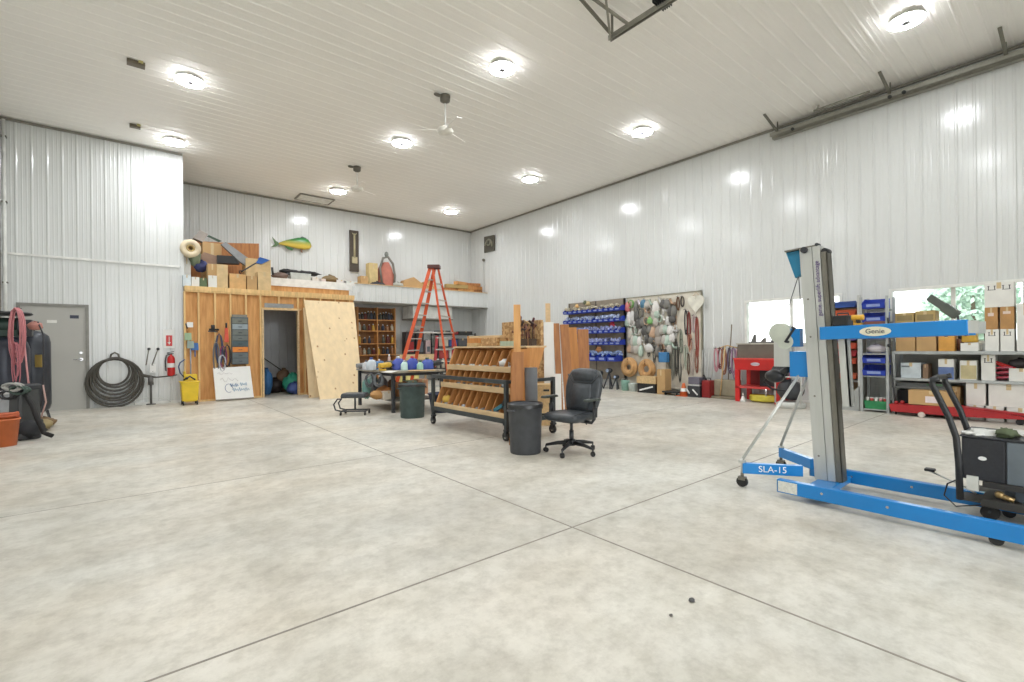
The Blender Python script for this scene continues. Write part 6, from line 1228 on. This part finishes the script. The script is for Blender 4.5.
P(rk, 'tall_side_panel', MB().bx(10.32, 10.36, 2.63, 2.68, .0, 2.1), flat((206, 206, 200), .5), 'tall pale side panel'); P(rk, 'gusset_plate', MB().prism([(10.28, 2.66, 0), (10.28, 3.0, 0), (10.28, 2.95, .06), (10.28, 2.66, .45)], (.03, 0, 0)), flat((160, 162, 158), .5), 'grey triangular gusset plate')
b2 = bin_(.33, .34, .18)
zs = [(1.84, 'topmost'), (1.6, 'second from the top'), (1.3, 'right under the blue fork'), (.87, 'fourth from the top'), (.65, 'lowest')]
for k, (z, nm) in enumerate(zs):
    lab = 'large blue bin in the grey rack by the cardboard boxes, ' + nm
    if k == 0: b2.location = (10.62, 2.43, z); b2['label'] = lab; b2['group'] = 'blue bins in the grey rack'
    else: dup(b2, (10.62, 2.43, z), None, lab, 'blue bins in the grey rack')
for z in (1.8, 1.56, 1.26): P(rk, 'bin_rail', MB().bx(10.6, 10.75, 2.25, 2.61, z, z + .035), RG)
tb_ = T('planter_tray', 'green tray with red and white jars at the bottom of the grey rack', 'tray', (10.5, 2.43, .051)); P(tb_, 'tray_body', MB().obx((0, 0, .07), (.36, .33, .14), Matrix.Rotation(math.pi, 3, 'X'), .9), flat((50, 150, 90), .5), loc=True)
for k in range(5):
    t = T('small_jar', '%s jar in the green tray, %s from the left' % (['white', 'red', 'white', 'pink', 'red'][k], ORD[k]), 'jar', (10.4, 2.56 - k * .065, .17), 0, 'jars in the green tray'); P(t, 'jar_body', MB().cyl((0, 0, 0), (0, 0, .07), .026), flat([(226, 224, 216), (200, 60, 50), (226, 224, 216), (220, 150, 150), (200, 60, 50)][k], .4), loc=True); P(t, 'jar_lid', MB().cyl((0, 0, .07), (0, 0, .085), .028), WHITE, loc=True)
lump((10.45, 2.43, 1.041), (.1, .13, .08), (214, 206, 210), 'storage_bag', 'pale crumpled bag in the middle of the grey rack', 'bag')
# ------------------------------------------------------------------ long steel shelf with cartons
ls = T('steel_shelving', 'long grey steel shelving loaded with cartons under the right window', 'shelving', (10.6, 1.0, 0)); SX0, SX1 = 10.35, 10.93
P(ls, 'top_shelf', MB().bx(SX0, SX1, -1.2, 2.2, 1.03, 1.08), RG, bev=.003); P(ls, 'middle_shelf', MB().bx(SX0, SX1, -1.2, 2.2, .58, .62), RG, bev=.003)
P(ls, 'lower_shelf', MB().bx(SX0, SX1, 1.45, 2.2, .45, .48), mat('shelf_dark', (110, 112, 110), .5))
for x in (SX0 + .02, SX1 - .02):
    for y in (2.17, .5, -1.15): P(ls, 'post', MB().bx(x - .02, x + .02, y - .02, y + .02, 0, 1.03), RG)
P(ls, 'back_sheet', MB().bx(SX1, SX1 + .005, -1.2, 2.2, .62, 1.03), flat((170, 168, 158), .5))
def rb(u0, u1, z0, h_, m, lab, X=10.45, dep=.34, **k):
    ya2, yb2 = pX(u1, 345, X).y, pX(u0, 345, X).y; return box(X, X + dep, ya2 + .005, yb2 - .005, z0, z0 + h_, m, lab, face='x', **k)
Z1 = 1.081; Z2 = .621
rb(895.5, 915.5, Z1, .36, CARD, 'lower left cardboard box of the four stacked at the left of the long shelf')
rb(916, 936.5, Z1, .36, CARD, 'lower right cardboard box of the four stacked at the left of the long shelf')
rb(895, 914.5, Z1 + .361, .3, CARDO, 'upper left olive cardboard box of the four stacked on the long shelf', printed=((150, 130, 84), (.1, .9, .55, .85)))
rb(915, 936, Z1 + .361, .32, CARDO, 'upper right olive cardboard box of the four stacked on the long shelf', printed=((150, 130, 84), (.1, .9, .5, .8)))
rb(938, 955, Z1, .3, mat('box_amber', (226, 160, 66), .7), 'amber cardboard box on the long shelf right of the four stacked ones', printed=((70, 40, 30), (.4, .62, .78, .9)))
rb(960, 979, Z1, .13, PAPER, 'flat white carton on the long shelf under the yellow tool', name='white_carton')
YT = mat('tool_gold', (220, 170, 50), .4)
y_ = yb(969, 330, 10.5); t = T('bench_grinder', 'yellow and black bench tool standing on the flat white carton', 'tool', (10.6, y_, Z1 + .131)); P(t, 'tool_body', MB().obx((0, 0, .12), (.18, .2, .22), None, .8), YT, loc=True, bev=.03); P(t, 'guard', MB().tube([(0, .14, .28), (0, -.08, .32), (0, -.17, .28), (0, -.19, 0.02)], .025), BLACK, loc=True); P(t, 'knob', MB().ball((-.1, .04, .14), .03), BLACK, loc=True)
y_ = yb(955, 330, 10.5); t = T('glue_bottle', 'dark brown bottle pair between the amber box and the flat white carton', 'bottle', (10.6, y_ - .05, Z1)); P(t, 'bottle_body', MB().cyl((0, 0, 0), (0, 0, .2), .045), flat((110, 66, 44), .4), loc=True); P(t, 'cap', MB().cyl((0, 0, .2), (0, 0, .25), .02), BLACK, loc=True)
A, B = pX(929, 297, 10.75), pX(958, 316, 10.65); t = T('charging_strip', 'long dark grey strip slanting across the right window on the boxes', 'strip', B); P(t, 'strip_body', MB().beam(A, B, .05, .12), mat('strip_grey', (92, 100, 92), .5), bev=.006)
P(t, 'end_block', MB().beam(A.lerp(B, .52), A.lerp(B, .95), .06, .15), mat('strip_grey', (92, 100, 92))); P(t, 'rest_foot', MB().beam(B + Vector((0, 0, -.0)), Vector((B.x, B.y - .02, Z1)), .03, .03), DGREY)
# carton tower
rb(984.5, 999.5, Z1, .34, PAPER, 'white carton at the bottom left of the carton tower on the shelf', name='white_carton', arrows=1)
rb(1000, 1015, Z1, .34, PAPER, 'white carton at the bottom right of the carton tower on the shelf', name='white_carton', arrows=1)
rb(984.5, 998.5, Z1 + .341, .34, mat('box_ochre', (196, 144, 84), .7), 'left brown box in the middle of the white carton tower', printed=((226, 204, 190), (.3, .75, .6, .75)))
rb(1000, 1015, Z1 + .341, .34, mat('box_ochre', (196, 144, 84), .7), 'right brown box in the middle of the white carton tower', printed=((226, 204, 190), (.25, .8, .68, .8)))
rb(984.5, 1015, Z1 + .682, .38, PAPER, 'wide white carton on top of the carton tower', name='white_carton', arrows=2)
rb(1016.5, 1034, Z1, .72, PAPER, 'tall white carton cut by the right edge beside the carton tower', name='white_carton')
# middle shelf
rb(900, 921, Z2, .26, flat((206, 216, 220), .5), 'pale silver blue carton on the middle shelf at the left', name='white_carton', printed=((120, 130, 136), (.55, .95, .7, .8)))
rb(922, 928, Z2, .24, flat((140, 110, 84), .6), 'narrow brown box behind the silver blue carton')
rb(937.5, 954, Z2, .33, PAPER, 'white carton with a blue lower half on the middle shelf', name='white_carton', printed=((96, 120, 176), (0, 1, .0, .6)))
rb(959, 977, Z2, .31, PAPER, 'white carton with a beige picture on the middle shelf', name='white_carton', printed=((206, 190, 140), (.02, .95, .05, .75)))
rb(980.5, 995.5, Z2, .4, PAPER, 'tall white carton with arrow marks on the middle shelf', name='white_carton', arrows=1)
rb(1008, 1034, Z2, .2, PAPER, 'white carton on the middle shelf cut by the right edge', name='white_carton')
for i, (u, col, lab) in enumerate([(1000, (190, 60, 76), 'red cable bunch on the middle shelf, left one'), (1006, (206, 90, 110), 'pink red cable bunch on the middle shelf next to the cut carton')]):
    q = pX(u, 360, 10.5); t = T('cable_bunch', lab, 'cable', (10.55, q.y, Z2)); P(t, 'coils', MB().tube([(math.cos(a) * .07, math.sin(a) * .1, .02 + a * .012) for a in [i2 * .5 for i2 in range(34)]], .012), flat(col, .5), loc=True); P(t, 'clamp', MB().beam((-.05, -.1, .2), (0, .12, .3), .02, .02), RED, loc=True)
q = pX(1018, 358, 10.5); lump((10.6, q.y - .02, Z2 + .201), (.14, .14, .07), (60, 56, 58), 'dark_bag', 'dark bag lying on the cut white carton of the middle shelf', 'bag')
# under the middle shelf
rb(965, 985.5, 0.23, .345, PAPER, 'upper left white carton under the long shelf', name='white_carton', X=10.4)
rb(987.5, 1030, .23, .345, PAPER, 'wide upper right white carton under the long shelf, marked with a cross', name='white_carton', X=10.4)
rb(965, 983.5, 0, .228, PAPER, 'lower left white carton standing on the floor under the long shelf', name='white_carton', X=10.4)
rb(984.5, 1003.5, 0, .228, PAPER, 'lower middle white carton on the floor under the long shelf', name='white_carton', X=10.38)
rb(1005.5, 1034, 0, .228, PAPER, 'lower right white carton on the floor under the long shelf', name='white_carton', X=10.38)
rb(951, 960, .1, .4, CARD, 'upright tan box showing between the handle tubes of the wheeled machine', X=10.5)
t = T('tool_tray', 'long dark tray on the lower shelf above the red deck', 'tray', (10.6, 1.85, .481)); P(t, 'tray_body', MB().bx(-.15, .15, -.33, .3, 0, .06), mat('shelf_dark', (110, 112, 110)), loc=True); P(t, 'green_strip', MB().bx(-.155, -.15, -.3, -.1, .02, .05), flat((80, 130, 90), .5), loc=True)
t = T('black_case', 'black tool case behind the tan box on the red deck', 'case', (10.7, 1.85, 0.0)); P(t, 'case_body', MB().bx(-.12, .15, -.45, .32, 0, .4), BLACK, loc=True, bev=.01); P(t, 'latch', MB().bx(-.13, -.12, -.1, -.02, .3, .34), CHROME, loc=True)
# black prop rod in front of the rack
a, b = pX(888, 335, 10.25), pX(895, 405, 10.25); t = T('black_rod', 'thin black rod leaning between the grey rack and the stacked boxes', 'rod', (b.x, b.y, 0)); P(t, 'shaft', MB().tube([a + UP * .3, b, Vector((b.x, b.y - .01, .0))], .014), BLACK); P(t, 'clamp', MB().ball(a.lerp(b, .15), .03), BLACK)
# red low deck
A_, B_ = fl(894, 413.5), fl(958, 421); C_ = fl(1012, 431)
rd = T('red_floor_jack', 'long low red trolley with a tapering arm on the floor before the shelving', 'trolley', (10.2, 1.9, 0))
DR = mat('deck_red', (186, 34, 38), .4, 0, .08)
yA, yB, yC = 2.16, 1.32, .6; xf = 10.12
for x in (xf, xf + .26): P(rd, 'side_plate', MB().prism([(x, yA, .06), (x, yA + .03, .17), (x, yB, .2), (x, yC, .13), (x, yC, .09), (x, yB, .06)], (.012, 0, 0)), DR)
P(rd, 'deck_plate', MB().prism([(xf, yA + .03, .17), (xf, yB, .2), (xf + .27, yB, .2), (xf + .27, yA + .03, .17)], (0, 0, .01)), DR); P(rd, 'arm', MB().prism([(xf + .02, yB, .18), (xf + .25, yB, .18), (xf + .15, yC - .1, .12), (xf + .12, yC - .1, .12)], (0, 0, .04)), DR, bev=.004)
P(rd, 'wheel', MB().cyl((xf - .03, 1.76, .045), (xf, 1.76, .045), .045, n=18), mat('wheel_cream', (206, 190, 180), .5)); P(rd, 'wheel', MB().cyl((xf + .27, 1.76, .045), (xf + .3, 1.76, .045), .045), RUBBER); P(rd, 'wheel', MB().cyl((xf + .03, .66, .045), (xf + .22, .66, .045), .045), RUBBER)
for i, (y, z) in enumerate(((2.1, .19), (2.02, .2))): P(rd, 'knob', MB().ball((xf + .06, y, z + .02), .03), DR)
box(xf + .0, xf + .26, 1.36, 1.93, .205, .44, CARD, 'long tan cardboard box lying on the red trolley', face='x', printed=((236, 220, 220), (.25, .62, .18, .62)))
# ------------------------------------------------------------------ floor bits
for i, (u, v, r_, col, lab) in enumerate([(692, 601.5, .018, (84, 84, 84), 'dark pebble on the open concrete floor, larger of two'), (671, 616, .01, (110, 106, 100), 'tiny dark chip on the floor left of the larger pebble')]):
    q = fl(u, v, 0); single('floor_pebble', MB().ball(q + UP * r_ * .45, (r_, r_ * .8, r_ * .45), 8, 5, .2), flat(col, .7), lab, 'pebble')
# ------------------------------------------------------------------ ceiling hardware
ZC = H - .01
def mount(u, v, lab, s=1.0):
    q = fl(u, v, ZC); t = T('ceiling_mount', lab, 'ceiling box', q); P(t, 'junction_box', MB().bx(-.09 * s, .09 * s, -.05 * s, .05 * s, -.06, 0), mat('mount_brown', (110, 100, 80), .5), loc=True, bev=.005); P(t, 'yellow_tag', MB().bx(.03, .09, -.1, -.05, -.03, 0), flat((200, 190, 120), .5), loc=True)
mount(136, 62, 'brown ceiling junction box above the left row of lights, nearer one', 1.3); mount(135, 125, 'brown ceiling junction box near the corner wall, farther one')
for i, (u, v, ub, vb) in enumerate([(445, 96, 443, 131), (357, 167, 361, 189)]):
    q = fl(u, v, ZC); c = q.copy(); c.z = pD(ub, vb, (q - E0).dot(FW)).z
    t = T('ceiling_fan', ['white ceiling fan with dark canopy in the middle of the ceiling', 'farther white ceiling fan with dark canopy near the back of the ceiling'][i], 'fan', q)
    P(t, 'canopy', MB().lathe([(.02, -.14), (.09, -.1), (.1, 0)], q, 18).ball(q + Vector((-.16, 0, -.03)), (.08, .04, .03)), mat('canopy_dark', (108, 104, 92), .5)); P(t, 'downrod', MB().cyl(c, q - UP * .1, .016), TW)
    P(t, 'motor_hub', MB().lathe([(.04, -.06), (.13, -.05), (.15, 0), (.12, .05), (.05, .09)], c, 22), mat('fan_white', (232, 228, 216), .4))
    for k in range(3):
        a = k * 2.094 + .4; dx = Vector((math.cos(a), math.sin(a), 0)); n_ = Vector((-dx.y, dx.x, 0)); P(t, 'blade', MB().prism([c + dx * .14 + n_ * .04, c + dx * .6 + n_ * .05, c + dx * .6 - n_ * .05, c + dx * .14 - n_ * .04], (0, 0, .008)), CEIL)
a, b = fl(292, 196, ZC), fl(332, 205, ZC)
t = T('ceiling_vent', 'rectangular white ceiling vent near the back wall beside the farthest middle light', 'vent', ((a.x + b.x) / 2, 15.35, ZC)); vx = .52
P(t, 'vent_frame', MB().bx(-vx, vx, -.33, -.29, -.03, 0).bx(-vx, vx, .29, .33, -.03, 0).bx(-vx, -vx + .04, -.29, .29, -.03, 0).bx(vx - .04, vx, -.29, .29, -.03, 0), TD, loc=True)
for k in range(9): P(t, 'slat', MB().beam((-vx + .04, -.26 + k * .065, -.012), (vx - .04, -.26 + k * .065, -.012), .05, .008, up=(0, .5, 1)), TW, loc=True)
# overhead door tracks
TRK = mat('track_steel', (150, 148, 136), .45, .4)
def track(X, y0, z, lab, hang_y, brx):
    t = T('overhead_door_track', lab, 'door track', (X, y0, z)); P(t, 'rail', MB().bx(X - .03, X + .03, YB + .1, y0, z - .02, z + .01).bx(X - .03, X - .02, YB + .1, y0, z - .06, z - .02).bx(X + .02, X + .03, YB + .1, y0, z - .06, z - .02), TRK)
    for y in hang_y:
        P(t, 'hanger', MB().beam((X, y, z), (X, y, H - .01), .04, .012), mat('hanger_dark', (120, 118, 104), .5, .3)); P(t, 'diagonal_brace', MB().beam((X, y, z), (X + brx, y + .02, H - .02), .045, .02), mat('hanger_dark', (120, 118, 104)))
    return t
t1_ = track(5.38, 4.3, 5.62, 'steel overhead door track with braces hanging at the top centre', (4.25, 1.6), -.75)
P(t1_, 'end_crossbar', MB().beam((5.38, 4.28, 5.57), (4.85, 3.95, 5.9), .03, .03).beam((5.38, 3.95, 5.6), (4.9, 4.2, 5.9), .03, .03), TRK)
g = MB()
for k in range(5): g.bx(5.25, 5.5, 3.38 + k * .03, 3.39 + k * .03, 5.6, 5.72)
P(t1_, 'chain_box', g, BLACK)
t2_ = track(10.72, 4.3, 5.7, 'steel overhead door track running along the top of the right wall', (4.15, 2.25, .8), -.6)
P(t2_, 'wall_angle', MB().bx(10.86, 10.98, YB + .1, 4.32, 5.64, 5.79), TRK); P(t2_, 'spring_tube', MB().cyl((10.5, 3.4, 5.78), (10.5, 2.5, 5.78), .025).beam((10.5, 3.35, 5.78), (10.6, 3.35, 5.9), .03, .03), TRK)
for y in (3.85, 2.25, 2.05): P(t2_, 'roller', MB().cyl((10.66, y, 5.64), (10.7, y, 5.64), .03), BLACK)
